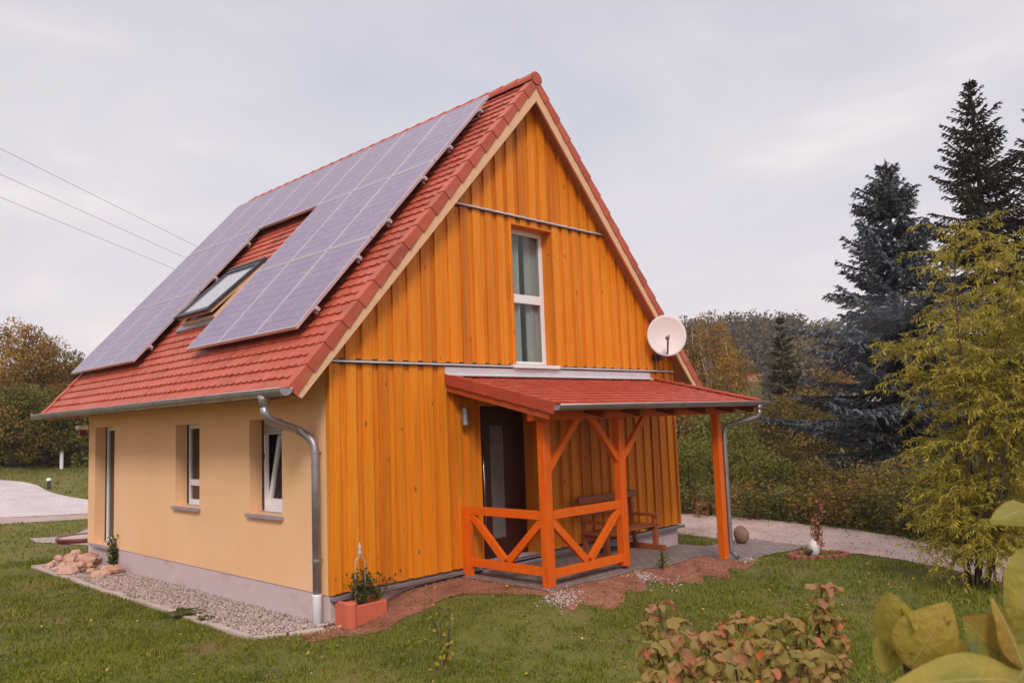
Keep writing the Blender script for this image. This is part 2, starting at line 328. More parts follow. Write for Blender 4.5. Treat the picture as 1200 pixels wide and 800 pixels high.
cl = ramp(nt, [(.30, (4.51, 4.56, 5.10)), (.46, (5.38, 5.16, 5.50)), (.57, (6.34, 5.81, 5.77)), (.68, (8.26, 7.43, 6.83))]); L.new(nz.outputs['Fac'], cl.inputs['Fac'])
el = ramp(nt, [(0, (7.39, 6.27, 6.17)), (.16, (7.01, 6.13, 6.17)), (.34, (5.76, 5.62, 5.99)), (.52, (5.19, 5.02, 5.68))]); L.new(sx.outputs['Z'], el.inputs['Fac'])
m1 = N.new('ShaderNodeMix'); m1.data_type = 'RGBA'; m1.inputs[0].default_value = .42; L.new(cl.outputs[0], m1.inputs[6]); L.new(el.outputs[0], m1.inputs[7])
m2 = N.new('ShaderNodeMix'); m2.data_type = 'RGBA'; m2.inputs[0].default_value = .88; L.new(sky.outputs[0], m2.inputs[6]); L.new(m1.outputs[2], m2.inputs[7])
zr = N.new('ShaderNodeMapRange'); zr.interpolation_type = 'SMOOTHSTEP'; zr.inputs['From Min'].default_value = .55; zr.inputs['From Max'].default_value = .95
zr.inputs['To Min'].default_value = 1; zr.inputs['To Max'].default_value = 2.3; L.new(sx.outputs['Z'], zr.inputs['Value'])
m3 = N.new('ShaderNodeVectorMath'); m3.operation = 'SCALE'; L.new(m2.outputs[2], m3.inputs[0]); L.new(zr.outputs[0], m3.inputs['Scale'])
L.new(m3.outputs[0], bg.inputs['Color'])
sl = bpy.data.lights.new('sun', 'SUN'); sl.energy = 1.5; sl.angle = R(15); sl.color = (1, .93, .84)
so = link(bpy.data.objects.new('sun', sl)); so.rotation_euler = SUN.to_track_quat('Z', 'Y').to_euler()
sc.view_settings.view_transform = 'Standard'; sc.view_settings.look = 'None'; sc.view_settings.exposure = .45; sc.view_settings.gamma = 1
sc.view_settings.use_curve_mapping = False
sc.render.engine = 'CYCLES'; sc.cycles.max_bounces = 6; sc.cycles.transparent_max_bounces = 12; sc.cycles.use_denoising = True

# ------------------------------------------------------------------ land
def axis(lo, hi, near0, near1, step, grow=1.22):
    a = list(np.arange(near0, near1+1e-6, step)); s = step; x = near1
    while x < hi: s *= grow; x += s; a.append(x)
    s = step; x = near0; pre = []
    while x > lo: s *= grow; x -= s; pre.append(x)
    return np.array(pre[::-1]+a)
gx = axis(-250, 300, -6, 11, .12, 1.12); gy = axis(-250, 300, -8, 11, .12, 1.12)
X, Y = np.meshgrid(gx, gy, indexing='ij'); Z = h(X, Y)
nx, ny = X.shape; idx = np.arange(nx*ny).reshape(nx, ny)
F = np.stack([idx[:-1, :-1], idx[1:, :-1], idx[1:, 1:], idx[:-1, 1:]], -1).reshape(-1, 4)
kind(np_mesh('ground', np.stack([X, Y, Z], -1).reshape(-1, 3), F, M['ground'], smooth=True), 'structure')
def chaikin(p, n=3):
    p = [np.array(q, float) for q in p]
    for _ in range(n):
        q = [p[0]]
        for a, b in zip(p[:-1], p[1:]): q += [a*.75+b*.25, a*.25+b*.75]
        p = q+[p[-1]]
    return np.array(p)
def strip(name, left, right, mat_, dz, nw=10, jitter=0):
    left = chaikin(left); right = chaikin(right); V = []
    for i in range(len(left)):
        for k in range(nw+1):
            q = left[i]*(1-k/nw)+right[i]*k/nw
            if jitter and k in (0, nw): q = q+rng.normal(0, jitter, 2)
            V.append((q[0], q[1], hz(q[0], q[1])+dz))
    n = len(left); F = [(i*(nw+1)+k, (i+1)*(nw+1)+k, (i+1)*(nw+1)+k+1, i*(nw+1)+k+1) for i in range(n-1) for k in range(nw)]
    return kind(np_mesh(name, V, F, mat_, smooth=True), 'structure')
ROADL = [(8.9, 14), (8.9, 6), (8.75, 2), (8.55, 0), (8.3, -1.5), (8.15, -3), (7.6, -4.5), (6.7, -5.7), (5.4, -7.0), (3.6, -8.6), (1, -10.4)]
ROADR = [(12.2, 14), (12.0, 6), (11.8, 2.5), (11.5, .3), (10.85, -1.9), (9.8, -3.8), (9.0, -5.1), (7.9, -6.7), (6.6, -8.3), (4.6, -10.2), (1.6, -12.6)]
strip('gravel_road', ROADL, ROADR, M['road'], .012, jitter=.04)
def in_poly(px, py, poly):
    poly = np.asarray(poly); c = np.zeros(np.shape(px), bool); j = len(poly)-1
    for i in range(len(poly)):
        xi, yi = poly[i]; xj, yj = poly[j]
        c ^= ((yi > py) != (yj > py)) & (px < (xj-xi)*(py-yi)/(yj-yi+1e-12)+xi); j = i
    return c
ROADP = np.vstack([chaikin(ROADL), chaikin(ROADR)[::-1]])
def vnoise(x, y, s, seed=0):
    r = np.random.default_rng(seed); z = 0*np.asarray(x, float)
    for _ in range(6):
        a = r.uniform(0, 6.28); f = s*r.uniform(.5, 2.2); z = z+np.sin(f*(x*math.cos(a)+y*math.sin(a))+r.uniform(0, 6.28))
    return z/6
def patch(name, inside, x0, x1, y0, y1, cell, mat_, dz, kd='structure'):
    ax = np.arange(x0, x1+cell, cell); ay = np.arange(y0, y1+cell, cell)
    X, Y = np.meshgrid(ax, ay, indexing='ij'); idx = np.arange(X.size).reshape(X.shape)
    cx = (X[:-1, :-1]+cell/2); cy = (Y[:-1, :-1]+cell/2); k = inside(cx, cy)
    F = np.stack([idx[:-1, :-1], idx[1:, :-1], idx[1:, 1:], idx[:-1, 1:]], -1)[k]
    V = np.stack([X, Y, h(X, Y)+dz], -1).reshape(-1, 3)
    u, inv = np.unique(F.ravel(), return_inverse=True)
    return kind(np_mesh(name, V[u], inv.reshape(-1, 4), mat_, smooth=True), 'structure')
# red soil bared in front of the facade and the porch
SOILP = [(-.35, .0), (-.5, -.42), (.05, -.66), (.7, -.72), (1.35, -.85), (1.75, -1.45), (1.95, -2.1), (2.4, -2.3), (2.9, -2.2), (3.6, -2.05), (4.6, -2.35), (5.8, -2.3), (6.7, -1.95), (6.7, -1.5), (6, -1.2), (2, .1), (0, .1)]
def in_soil(x, y):
    k = vnoise(x, y, 5, 3)*.16
    return in_poly(x+k, y+vnoise(x, y, 6, 4)*.16, SOILP)
patch('bare_soil', in_soil, -1, 7.2, -2.8, .2, .028, M['soil'], .008)
PATIOP = [(2.02, .3), (2.02, -1.68), (2.6, -1.74), (4.2, -1.72), (6.2, -1.7), (7.0, -1.85), (8.5, -2.1), (8.75, -.6), (7.6, -.55), (7.45, .3)]
def in_patio(x, y): return in_poly(x+vnoise(x, y, 9, 8)*.03, y+vnoise(x, y, 8, 5)*.04, PATIOP)
patch('patio', in_patio, 1.9, 9, -2.3, .3, .04, M['patio'], .018)
BEDP = [(-.78, .42), (-.30, -.02), (.05, -.02), (.05, 8.7), (-.78, 8.7)]
patch('gravel_bed', lambda x, y: in_poly(x, y, BEDP), -.9, .1, -.1, 8.8, .03, M['bedfloor'], .02)
# paved drive and its beige border, left of the house
def gp(px, py): q = ground_px(px, py); return (q[0], q[1])
dn = [gp(-120, 612), gp(-40, 609), gp(0, 607), gp(60, 604), gp(120, 601), gp(170, 598)]
dn2 = [gp(-120, 618), gp(-40, 616), gp(0, 614), gp(60, 611), gp(120, 607), gp(170, 604)]
df = [gp(-120, 562), gp(-40, 562), gp(2, 563), gp(40, 567), gp(58, 578), gp(120, 591)]+[]
df = [gp(-120, 560), gp(-40, 561), gp(10, 563), gp(42, 567), gp(62, 580), gp(170, 592)]
strip('paved_drive', df, dn, M['drive'], .02, nw=16)
strip('drive_border', dn, dn2, M['road'], .012, nw=4, jitter=.03)
DRIVEP = np.vstack([chaikin(df), chaikin(dn2)[::-1]])
lp = [gp(34, 631), gp(60, 630), gp(90, 628), gp(130, 626)]; lq = [gp(42, 636), gp(66, 637), gp(92, 639), gp(130, 641)]
strip('gravel_path', lp, lq, M['bedfloor'], .015, nw=5, jitter=.02)
PATHP = np.vstack([np.array(lp), np.array(lq)[::-1]])

# ------------------------------------------------------------------ the house
W_, LEN, XR = 7.5, 8.44, 3.75
ZR, TS = 7.45, 1.121                            # tile plane at the ridge, slope
SEC = math.sqrt(1+TS*TS); YV0, YV1 = -.27, 9.0; EX = .67
vS = np.array([1, 0, TS])/SEC                   # up the left slope
nS = np.array([-TS, 0, 1])/SEC
house = thing('timber_house', 'gabled house with orange board cladding, ochre side wall and red tiled roof', 'house', (3.75, 4.2, -.40))
# plaster side wall with three deep openings: (y0, y1, z0, z1)
WIN = [(7.08, 8.08, .02, 2.19), (3.56, 4.43, .88, 2.15), (1.11, 1.99, .89, 2.16)]
RV = .21
def side_wall(mb, y0, y1, z0, z1, x):
    ys = sorted({y0, y1}|{v for a, b, c, d in WIN for v in (a, b)}); zs = sorted({z0, z1}|{v for a, b, c, d in WIN for v in (c, d) if z0 < v < z1})
    for a, b in zip(ys[:-1], ys[1:]):
        for c, d in zip(zs[:-1], zs[1:]):
            my, mz = (a+b)/2, (c+d)/2
            if any(p < my < q and r < mz < s for p, q, r, s in WIN): continue
            mb.add([(x, a, c), (x, b, c), (x, b, d), (x, a, d)], [(3, 2, 1, 0)])
m = MB(); side_wall(m, .03, LEN, 0.0, 3.12, 0.0)
for a, b, c, d in WIN:
    m.add([(0, b, c), (RV+.06, b, c), (RV+.06, b, d), (0, b, d)], [(0, 1, 2, 3)]); m.add([(0, a, c), (RV+.06, a, c), (RV+.06, a, d), (0, a, d)], [(3, 2, 1, 0)])
    m.add([(0, a, d), (RV+.06, a, d), (RV+.06, b, d), (0, b, d)], [(0, 1, 2, 3)]); m.add([(0, a, c), (RV+.06, a, c), (RV+.06, b, c), (0, b, c)], [(3, 2, 1, 0)])
m.add([(0, .03, 0), (.06, .03, 0), (.06, .03, 3.1), (0, .03, 3.1)], [(0, 1, 2, 3)])
# back gable and far side, plain render
m.add([(0, LEN, -.0), (W_, LEN, 0), (W_, LEN, 3.1), (XR, LEN, 7.2), (0, LEN, 3.1)], [(0, 1, 2, 3, 4)])
m.add([(W_, .03, 0), (W_, LEN, 0), (W_, LEN, 3.1), (W_, .03, 3.1)], [(0, 1, 2, 3)])
m.build('plaster_wall', M['plaster'], house)
m = MB(); m.box(.012, W_-.02, .02, LEN-.012, -.75, -.001); m.build('plinth', M['plinth'], house)
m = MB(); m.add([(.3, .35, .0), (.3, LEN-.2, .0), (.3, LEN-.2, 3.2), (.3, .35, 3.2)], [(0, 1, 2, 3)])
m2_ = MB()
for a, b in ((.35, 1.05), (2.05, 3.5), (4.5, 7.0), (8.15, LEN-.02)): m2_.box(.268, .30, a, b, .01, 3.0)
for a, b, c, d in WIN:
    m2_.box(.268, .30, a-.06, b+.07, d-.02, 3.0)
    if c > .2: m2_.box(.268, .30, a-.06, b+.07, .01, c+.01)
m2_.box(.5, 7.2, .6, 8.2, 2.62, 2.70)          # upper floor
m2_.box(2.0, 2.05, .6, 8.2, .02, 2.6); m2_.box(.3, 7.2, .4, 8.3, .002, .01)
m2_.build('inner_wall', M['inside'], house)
# cladding: wide boards, every other one lapped proud
ZB, Z1, Z2 = 0.02, 2.823, 5.167
def soff(x): return ZR-.235-TS*abs(x-XR)
GO = (3.27, 4.245, 2.86, 5.06)                  # gable window opening
DO = (2.48, 3.72, -.3, 2.27)                    # door recess
def cladding(name, z0, z1, holes, x0=0., x1=W_):
    mb = MB(); k = 0; xs = [x0]
    while xs[-1] < x1-1e-6: xs.append(round(min(x1, xs[-1]+.125), 4))
    for i, (a, b) in enumerate(zip(xs[:-1], xs[1:])):
        cuts = sorted({a, b}|{v for hx in holes for v in hx[:2] if a < v < b})
        proud = i % 2 == 0
        base = random.random(); base = base if proud else base*.5
        for c, d in zip(cuts[:-1], cuts[1:]):
            e0, e1 = c, d
            if proud:
                if c == a and a > x0: e0 = c-.012
                if d == b and b < x1: e1 = d+.012
            else:
                if c == a and a > x0: e0 = c-.02
                if d == b and b < x1: e1 = d+.02
            yf, yb = (-.054, -.022) if proud else (-.024, .028)
            t0, t1 = min(z1, soff(e0)+.03), min(z1, soff(e1)+.03)
            if abs(a-XR) < .01 or abs(b-XR) < .01:
                t0 = min(t0, z1); t1 = min(t1, z1)
            if max(t0, t1) <= z0+.01: continue
            iv = [(z0, None)]
            for hx in holes:
                if hx[0]-1e-6 <= (c+d)/2 <= hx[1]+1e-6:
                    e0 = max(e0, c if c <= hx[0]+.3 and c >= hx[0]-1e-6 else e0); iv = []
                    if hx[2] > z0: iv.append((z0, hx[2]))
                    if hx[3] < max(t0, t1): iv.append((hx[3], None))
                else:
                    if abs(d-hx[0]) < 1e-6: e1 = d
                    if abs(c-hx[1]) < 1e-6: e0 = c
            jz = random.uniform(0, .004)
            for lo, hi in iv:
                a0, a1 = (t0, t1) if hi is None else (hi, hi)
                a0 = max(a0, lo+.005); a1 = max(a1, lo+.005)
                q = [(e0, yf, lo-jz), (e1, yf, lo-jz), (e1, yf, a1), (e0, yf, a0)]
                mb.hexa(q[::-1], [(x, yb, z) for x, y, z in q][::-1], base)
            if proud and yb == -.022:           # what lies behind the proud board
                for lo, hi in iv:
                    a0, a1 = (t0, t1) if hi is None else (hi, hi)
                    q = [(c, -.020, lo), (d, -.020, lo), (d, -.020, max(a1, lo+.005)), (c, -.020, max(a0, lo+.005))]
                    mb.hexa(q[::-1], [(x, .028, z) for x, y, z in q][::-1], base)
    return mb.build(name, M['clad'], house, bev=.003)
cladding('lower_cladding', ZB, Z1-.02, [DO])
cladding('middle_cladding', Z1+.03, Z2-.02, [GO])
cladding('upper_cladding', Z2+.035, 9, [])
m = MB()
m.bar((-.005, -.075, Z1+.005), (7.5, -.075, Z1+.005), .05, .022, rnd=.4)
m.build('drip_rail', M['zincl'], house)
m = MB(); xa = XR-(ZR-.235-Z2)/TS; m.bar((xa-.05, -.075, Z2+.005), (2*XR-xa+.0, -.075, Z2+.005), .05, .022, rnd=.4); m.build('drip_rail', M['zincl'], house)
m = MB(); m.box(0.0, 7.5, -.03, .02, Z1-.03, Z1+.05); m.box(xa, 2*XR-xa, -.03, .02, Z2-.03, Z2+.05); m.build('rail_shadow_gap', M['dark'], house)
m = MB(); m.box(-.008, 7.56, -.10, .015, -.055, -.005); m.build('plinth_ledge', M['zinc'], house, bev=.006)
for xa_ in (-.012, 7.47): m = MB(); m.box(xa_, xa_+.042, -.060, .03, .012, 3.02); m.build('corner_board', M['clad'], house)
# window reveals of boards
def reveal(name, x0, x1, z0, z1, dep, mat_, bottom=True):
    mb = MB(); t = .02; y0 = -.056
    mb.box(x0-.001, x0+t, y0, dep, z0, z1); mb.box(x1-t, x1+.001, y0, dep, z0, z1); mb.box(x0+t, x1-t, y0, dep, z1-t, z1+.001)
    return mb.build(name, mat_, house)
reveal('window_reveal', *GO, .24, M['clad']); reveal('door_reveal', *DO, .33, M['clad'])
def window(y0, y1, z0, z1, kind_):
    """window in the side wall, its face to -X"""
    x = RV; t = .065
    mb = MB(); mb.box(x-.01, x+.055, y0+.002, y0+t, z0, z1-.002); mb.box(x-.01, x+.055, y1-t, y1-.002, z0, z1-.002)
    mb.box(x-.01, x+.055, y0+t, y1-t, z1-t, z1-.002); mb.box(x-.01, x+.055, y0+t, y1-t, z0, z0+t+.02)
    if kind_ == 'transom': mb.box(x-.008, x+.053, y0+t, y1-t, z0+.30, z0+.40)
    wdw = mb.build('window', M['white'], house, bev=.006)
    gb = MB(); gb.box(x-.025, x-.012, y1-.045, y1-.003, z0+.02, z1-.004); gb.build('guide_rail', M['dark'], wdw)
    if kind_ == 'tilt':
        mb = MB(); zt = z1-.21; a, b, c, d = y0+t, y1-t, z0+t+.02, zt; s = .07; tl = .17
        def P(y, z, dx): return (x+.02+dx+(z-c)/(d-c)*tl, y, z)
        for ya, yb, za, zb in ((a, a+s, c, d), (b-s, b, c, d), (a+s, b-s, c, c+s+.02), (a+s, b-s, d-s, d)):
            mb.hexa([P(ya, za, 0), P(yb, za, 0), P(yb, zb, 0), P(ya, zb, 0)], [P(ya, za, .05), P(yb, za, .05), P(yb, zb, .05), P(ya, zb, .05)])
        sash = mb.build('tilted_sash', M['white'], wdw, bev=.005)
        g = MB(); g.add([P(a+s, c+s, .03), P(b-s, c+s, .03), P(b-s, d-s, .03), P(a+s, d-s, .03)], [(0, 1, 2, 3)]); g.build('pane', M['glass'], sash)
        hb = MB(); hb.box(x-.02, x+.02, b+.005, b+.03, z0+.72, z0+.80); hb.build('stay', M['dark'], wdw)
        sb = MB()
        for i in range(5): sb.tube([(x+.005, a-.02, zt+.02+i*.038), (x+.005, b+.02, zt+.02+i*.038)], .021, 8)
        sb.build('roller_shutter', M['shutter'], wdw, smooth=True)
    else:
        g = MB()
        if kind_ == 'transom':
            g.box(x+.02, x+.028, y0+t, y1-t, z0+.40, z1-t); g.box(x+.02, x+.028, y0+t, y1-t, z0+t+.02, z0+.30)
        else: g.box(x+.02, x+.028, y0+t, y1-t, z0+t+.02, z1-t)
        g.build('pane', M['glass'], wdw)
    s = MB(); e = .035
    s.hexa([(-.06, y0-e, z0-.055), (RV-.012, y0-e, z0-.045), (RV-.012, y1+e, z0-.045), (-.06, y1+e, z0-.055)][::-1],
           [(-.06, y0-e, z0-.012), (RV-.012, y0-e, z0+.004), (RV-.012, y1+e, z0+.004), (-.06, y1+e, z0-.012)][::-1])
    s.build('sill', M['sill'], wdw, bev=.004)
    return wdw
window(*WIN[0], 'plain'); window(*WIN[1], 'transom'); window(*WIN[2], 'tilt')
# gable window
x0, x1, z0, z1 = GO[0]+.02, GO[1]-.02, GO[2], GO[3]-.02; Yw = .17; t = .075
m = MB(); m.box(x0, x0+t, Yw, Yw+.06, z0, z1); m.box(x1-t, x1, Yw, Yw+.06, z0, z1); m.box(x0+t, x1-t, Yw, Yw+.06, z1-t, z1); m.box(x0+t, x1-t, Yw, Yw+.06, z0, z0+t)
m.box(x0+t, x1-t, Yw+.002, Yw+.058, 3.86, 4.00)
gw = m.build('gable_window', M['white'], house, bev=.006)
m = MB(); m.box(x0+t, x1-t, Yw+.025, Yw+.033, 4.0, z1-t); m.box(x0+t, x1-t, Yw+.025, Yw+.033, z0+t, 3.86); m.build('pane', M['glass'], gw)
m = MB(); m.box(x0-.09, x1-.0, -.13, Yw, z0-.055, z0-.002); m.build('sill', M['white'], gw, bev=.006)
for a, b in ((x0+.0, x0+.50), (x0+.62, x1)):
    m = MB()
    m.grid(lambda u, v: (a+(b-a)*u, Yw+.115+.03*math.sin(u*34+v*.6)+.015*math.sin(u*13), z0+.02+(z1-z0)*v), 60, 6); m.build('curtain', M['curtain'], gw, smooth=True)
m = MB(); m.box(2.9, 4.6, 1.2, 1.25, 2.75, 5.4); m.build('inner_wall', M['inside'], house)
# front door
m = MB(); m.box(DO[0]+.02, DO[0]+.10, .24, .31, -.02, 2.25); m.box(DO[1]-.10, DO[1]-.02, .24, .31, -.02, 2.25); m.box(DO[0]+.10, DO[1]-.10, .24, .31, 2.15, 2.25)
door = m.build('front_door', M['door'], house, bev=.005)
m = MB(); m.box(DO[0]+.103, 2.985, .262, .30, 0, 2.147); m.box(3.27, DO[1]-.103, .262, .30, 0, 2.147); m.box(2.985, 3.27, .262, .30, 0, .28); m.box(2.985, 3.27, .262, .30, 1.95, 2.147)
m.build('door_leaf', M['door'], door, bev=.003)
m = MB(); m.box(2.985, 3.27, .272, .285, .28, 1.95); m.build('glass_strip', M['frost'], door)
m = MB(); m.tube([(2.77, .19, .38), (2.77, .19, 1.80)], .016, 12); m.tube([(2.77, .19, 1.62), (2.77, .27, 1.62)], .01, 8); m.tube([(2.77, .19, .55), (2.77, .27, .55)], .01, 8)
m.build('door_handle', M['steel'], door, smooth=True)
m = MB(); m.box(DO[0]-.05, DO[1]+.05, -.10, .32, -.14, -.02); m.build('doorstep', M['sill'], house, bev=.006)
m = MB(); m.box(DO[0]+.02, DO[1]-.02, .312, .34, -.3, 2.3); m.build('door_backing', M['dark'], house)
# tiles
def tile_sheet(mb, O, u, v, n, U, V, course, tw, tail, lift, per=6):
    """courses of plain tiles with rounded tails, every other course set half a tile over"""
    O, u, v, n = map(lambda a: np.array(a, float), (O, u, v, n)); nc = int(round(V/course)); course = V/nc
    nt_ = int(round(U/tw)); tw = U/nt_; ns_ = nt_*per
    for i in range(nc):
        off = (i % 2)*.5; jt = {}
        vs = []
        for s_, o_, wv in ((-.012, -.010, 1), (-.012, lift, 1), (.012, lift-.001, .6), (course+.01, .003, 0)):
            for k in range(ns_+1):
                q = k/per+off; ti = math.floor(q-1e-6) if k == ns_ else math.floor(q); ph = q-ti
                ds_, dn2 = jt.setdefault(ti, (random.gauss(0, .0025), random.gauss(0, .0022)))
                e = tail*(1-math.sqrt(max(0, 1-.96*(2*ph-1)**2)))
                vs.append(O+u*(U*k/ns_)+v*(i*course+s_+(ds_+e)*wv)+n*(o_+(dn2 if wv else 0)))
        b = len(mb.v); mb.v += [tuple(q) for q in vs]; rr = {}
        for r in range(3):
            for k in range(ns_):
                mb.f.append([b+r*(ns_+1)+k, b+r*(ns_+1)+k+1, b+(r+1)*(ns_+1)+k+1, b+(r+1)*(ns_+1)+k]); mb.a.append(rr.setdefault(math.floor((k+.5)/per+off), random.random()))
EL = (XR+EX)*SEC                                # slope length, eave to ridge
E0 = np.array([-EX, 0, ZR-TS*(XR+EX)])
m = MB(); tile_sheet(m, E0+np.array([0, YV0+.11, 0])-nS*.03, (0, 1, 0), vS, nS, YV1-YV0-.16, EL-.02, .1825, .18, .045, .030)
roof = m.build('roof', M['tile'], house)
vR = np.array([-1, 0, TS])/SEC; nR = np.array([TS, 0, 1])/SEC; E1 = np.array([2*XR+EX, 0, ZR-TS*(XR+EX)])
m = MB(); tile_sheet(m, E1+np.array([0, YV1-.05, 0])-nR*.03, (0, -1, 0), vR, nR, YV1-YV0-.16, EL-.02, .1825, .18, .045, .030, per=4)
m.build('rear_roof_slope', M['tile'], house)
def verge(E, v, n, y, sgn):
    mb = MB(); nc = 18; c = (EL-.02)/nc
    for i in range(nc):
        a, b = i*c-.035, (i+1)*c+.015; rr = random.random()
        for (y0_, y1_, lo0, hi0) in ((y-.02*sgn, y+.012*sgn, -.12, .030), (y+.012*sgn, y+.135*sgn, -.02, .028)):
            p = lambda yy, s, o: E+np.array([0, yy, 0])+v*s+n*o
            g = .007*sgn if lo0 < -.05 else 0; mb.hexa([p(y0_-g, a, lo0-.006), p(y1_, a, lo0-.006), p(y1_, a, hi0), p(y0_-g, a, hi0)], [p(y0_+g, b, lo0+.006), p(y1_, b, lo0+.006), p(y1_, b, hi0-.016), p(y0_+g, b, hi0-.016)], rr)
    return mb
for E_, v_, n_ in ((E0, vS, nS), (E1, vR, nR)):
    verge(E_, v_, n_, YV0, 1).build('verge_tiles', M['tile'], roof, bev=.006)
    verge(E_, v_, n_, YV1, -1).build('verge_tiles', M['tile'], roof)
m = MB(); yy = YV0-.03; i = 0
while yy < YV1:
    rr = random.random(); a, b = yy, min(yy+.40, YV1+.03); nn = 9
    vs = []
    for (yv, r_) in ((a, .128), (b, .108)):
        for s_ in (1, .86):
            for k in range(nn+1):
                an = math.pi*(-.08+1.16*k/nn); vs.append((XR-math.cos(an)*r_*s_, yv, ZR-.045+math.sin(an)*r_*s_))
    f = []; q = nn+1
    for k in range(nn):
        f += [(k, k+1, 2*q+k+1, 2*q+k), (q+k+1, q+k, 3*q+k, 3*q+k+1), (k+1, k, q+k, q+k+1), (2*q+k, 2*q+k+1, 3*q+k+1, 3*q+k)]
    m.add(vs, f, rr); yy += .36
m.lathe((0, 0, 0), [(.0, 0), (.0, 0)], 3)
m.v = m.v[:-6]; m.f = [f for f in m.f if max(f) < len(m.v)]; m.a = m.a[:len(m.f)]
ridge = m.build('ridge', M['tile'], roof)
m = MB(); m.tube([(XR, YV0-.035, ZR-.03), (XR, YV0-.01, ZR-.03)], .10, 14); m.build('ridge_cap', M['tile'], roof, smooth=False)
# deck with soffit, bargeboards
for E_, v_, n_ in ((E0, vS, nS), (E1, vR, nR)):
    m = MB(); p = lambda yy, s, o: E_+np.array([0, yy, 0])+v_*s+n_*o
    s1 = EL-.0; hh = .157
    nb = 24
    for k in range(nb):
        ya = YV0+.03+(YV1-YV0-.06)*k/nb; yb = YV0+.03+(YV1-YV0-.06)*(k+1)/nb
        lim = .11*SEC*0
        m.hexa([p(ya, .05, -hh), p(yb, .05, -hh), p(yb, .05, -.055), p(ya, .05, -.055)], [p(ya, s1-hh*TS, -hh), p(yb, s1-hh*TS, -hh), p(yb, s1-.055*TS, -.055), p(ya, s1-.055*TS, -.055)])
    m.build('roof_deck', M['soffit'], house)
    for y0_, y1_ in ((YV0-.004, YV0+.03), (YV1-.03, YV1+.004)):
        m = MB(); lo, hi = -.262, -.11
        m.hexa([p(y0_, -.0, lo+.06), p(y1_, -.0, lo+.06), p(y1_, -.02, hi), p(y0_, -.02, hi)], [p(y0_, s1+lo*TS, lo), p(y1_, s1+lo*TS, lo), p(y1_, s1+hi*TS, hi), p(y0_, s1+hi*TS, hi)])
        m.build('bargeboard', M['barge'], house)
m = MB(); m.box(-EX+.03, -EX+.06, YV0+.04, YV1-.04, 2.37, 2.44); m.build('fascia', M['soffit'], house)
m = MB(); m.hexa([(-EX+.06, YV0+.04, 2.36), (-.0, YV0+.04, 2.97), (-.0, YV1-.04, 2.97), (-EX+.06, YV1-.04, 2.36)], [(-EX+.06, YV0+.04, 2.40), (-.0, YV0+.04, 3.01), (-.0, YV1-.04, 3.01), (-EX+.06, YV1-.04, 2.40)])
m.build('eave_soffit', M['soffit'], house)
# eave gutter, half round
def gutter(mb, P0, P1, r, n=10, up=(0, 0, 1)):
    P0 = np.array(P0, float); P1 = np.array(P1, float); d = P1-P0; d /= np.linalg.norm(d); s = np.cross(d, np.array(up, float)); u = np.array(up, float)
    vs = []
    for P in (P0, P1):
        for rr in (r, r-.008):
            for k in range(n+1):
                an = math.pi+math.pi*k/n; vs.append(P+s*rr*math.cos(an)+u*rr*math.sin(an))
    q = n+1; f = []
    for k in range(n): f += [(k, k+1, 2*q+k+1, 2*q+k), (q+k+1, q+k, 3*q+k, 3*q+k+1)]
    f += [(0, 2*q, 3*q, q), (n, q+n, 3*q+n, 2*q+n)]
    mb.add(vs, f)
    for P in (P0, P1): mb.add([P]+[P+s*r*math.cos(math.pi+math.pi*k/n)+u*r*math.sin(math.pi+math.pi*k/n) for k in range(n+1)], [(0, k+1, k+2) for k in range(n)])
    for sg in (1, -1): mb.tube([P0+s*r*sg, P1+s*r*sg], .011, 8)
GX = -EX-.085; GZ = 2.475
m = MB(); gutter(m, (GX, YV0-.06, GZ), (GX, YV1+.14, GZ), .085)
gut = m.build('gutter', M['zinc'], house, smooth=True)
for yb in np.arange(.25, 9, .75):
    m = MB()
    m.tube([(GX+.088*math.cos(a), yb, GZ+.088*math.sin(a)) for a in np.linspace(math.pi, 2*math.pi, 9)], .009, 6)
    m.bar((GX+.088, yb, GZ), (GX+.16, yb, GZ+.02), .025, .006)
    m.build('gutter_bracket', M['zinc'], gut)
def bend(pts, r=.09, n=6):
    pts = [np.array(p, float) for p in pts]; out = [pts[0]]
    for a, b, c in zip(pts[:-2], pts[1:-1], pts[2:]):
        d1 = (a-b); l1 = np.linalg.norm(d1); d2 = (c-b); l2 = np.linalg.norm(d2); k1 = b+d1/l1*min(r, l1*.45); k2 = b+d2/l2*min(r, l2*.45)
        for t_ in np.linspace(0, 1, n): out.append((1-t_)**2*k1+2*t_*(1-t_)*b+t_*t_*k2)
    return out+[pts[-1]]
dpx, dpy = -.085, .16
oy = onX(309, 462, GX)[1]
m = MB(); m.tube([(GX, oy, GZ-.06), (GX, oy, GZ-.11), (GX, oy, GZ-.20)], [.075, .062, .05], 16)
m.tube(bend([(GX, oy, GZ-.18), (GX+.02, oy-.02, GZ-.34), (dpx-.10, dpy+.22, 2.0), (dpx, dpy+.01, 1.86), (dpx, dpy, 1.6), (dpx, dpy, 0.0)], .14), .05, 16)
dp = m.build('downpipe', M['zinc'], house, smooth=True)
m = MB()
for z_ in (.42, 1.72):
    m = MB(); m.tube([(dpx, dpy, z_-.012), (dpx, dpy, z_+.012)], .057, 16); m.bar((dpx, dpy, z_), (0, dpy, z_), .02, .02); m.build('pipe_clamp', M['zinc'], dp)
m = MB(); m.tube([(dpx-.24, dpy+.36, 2.055), (dpx-.225, dpy+.34, 2.045)], .056, 16)
m.build('pipe_clamp', M['zinc'], dp)
m = MB(); m.tube([(dpx, dpy, -.5), (dpx, dpy, .0), (dpx, dpy, .02)], [.058, .058, .062], 16); m.build('pipe_shoe', M['white'], dp, smooth=True)

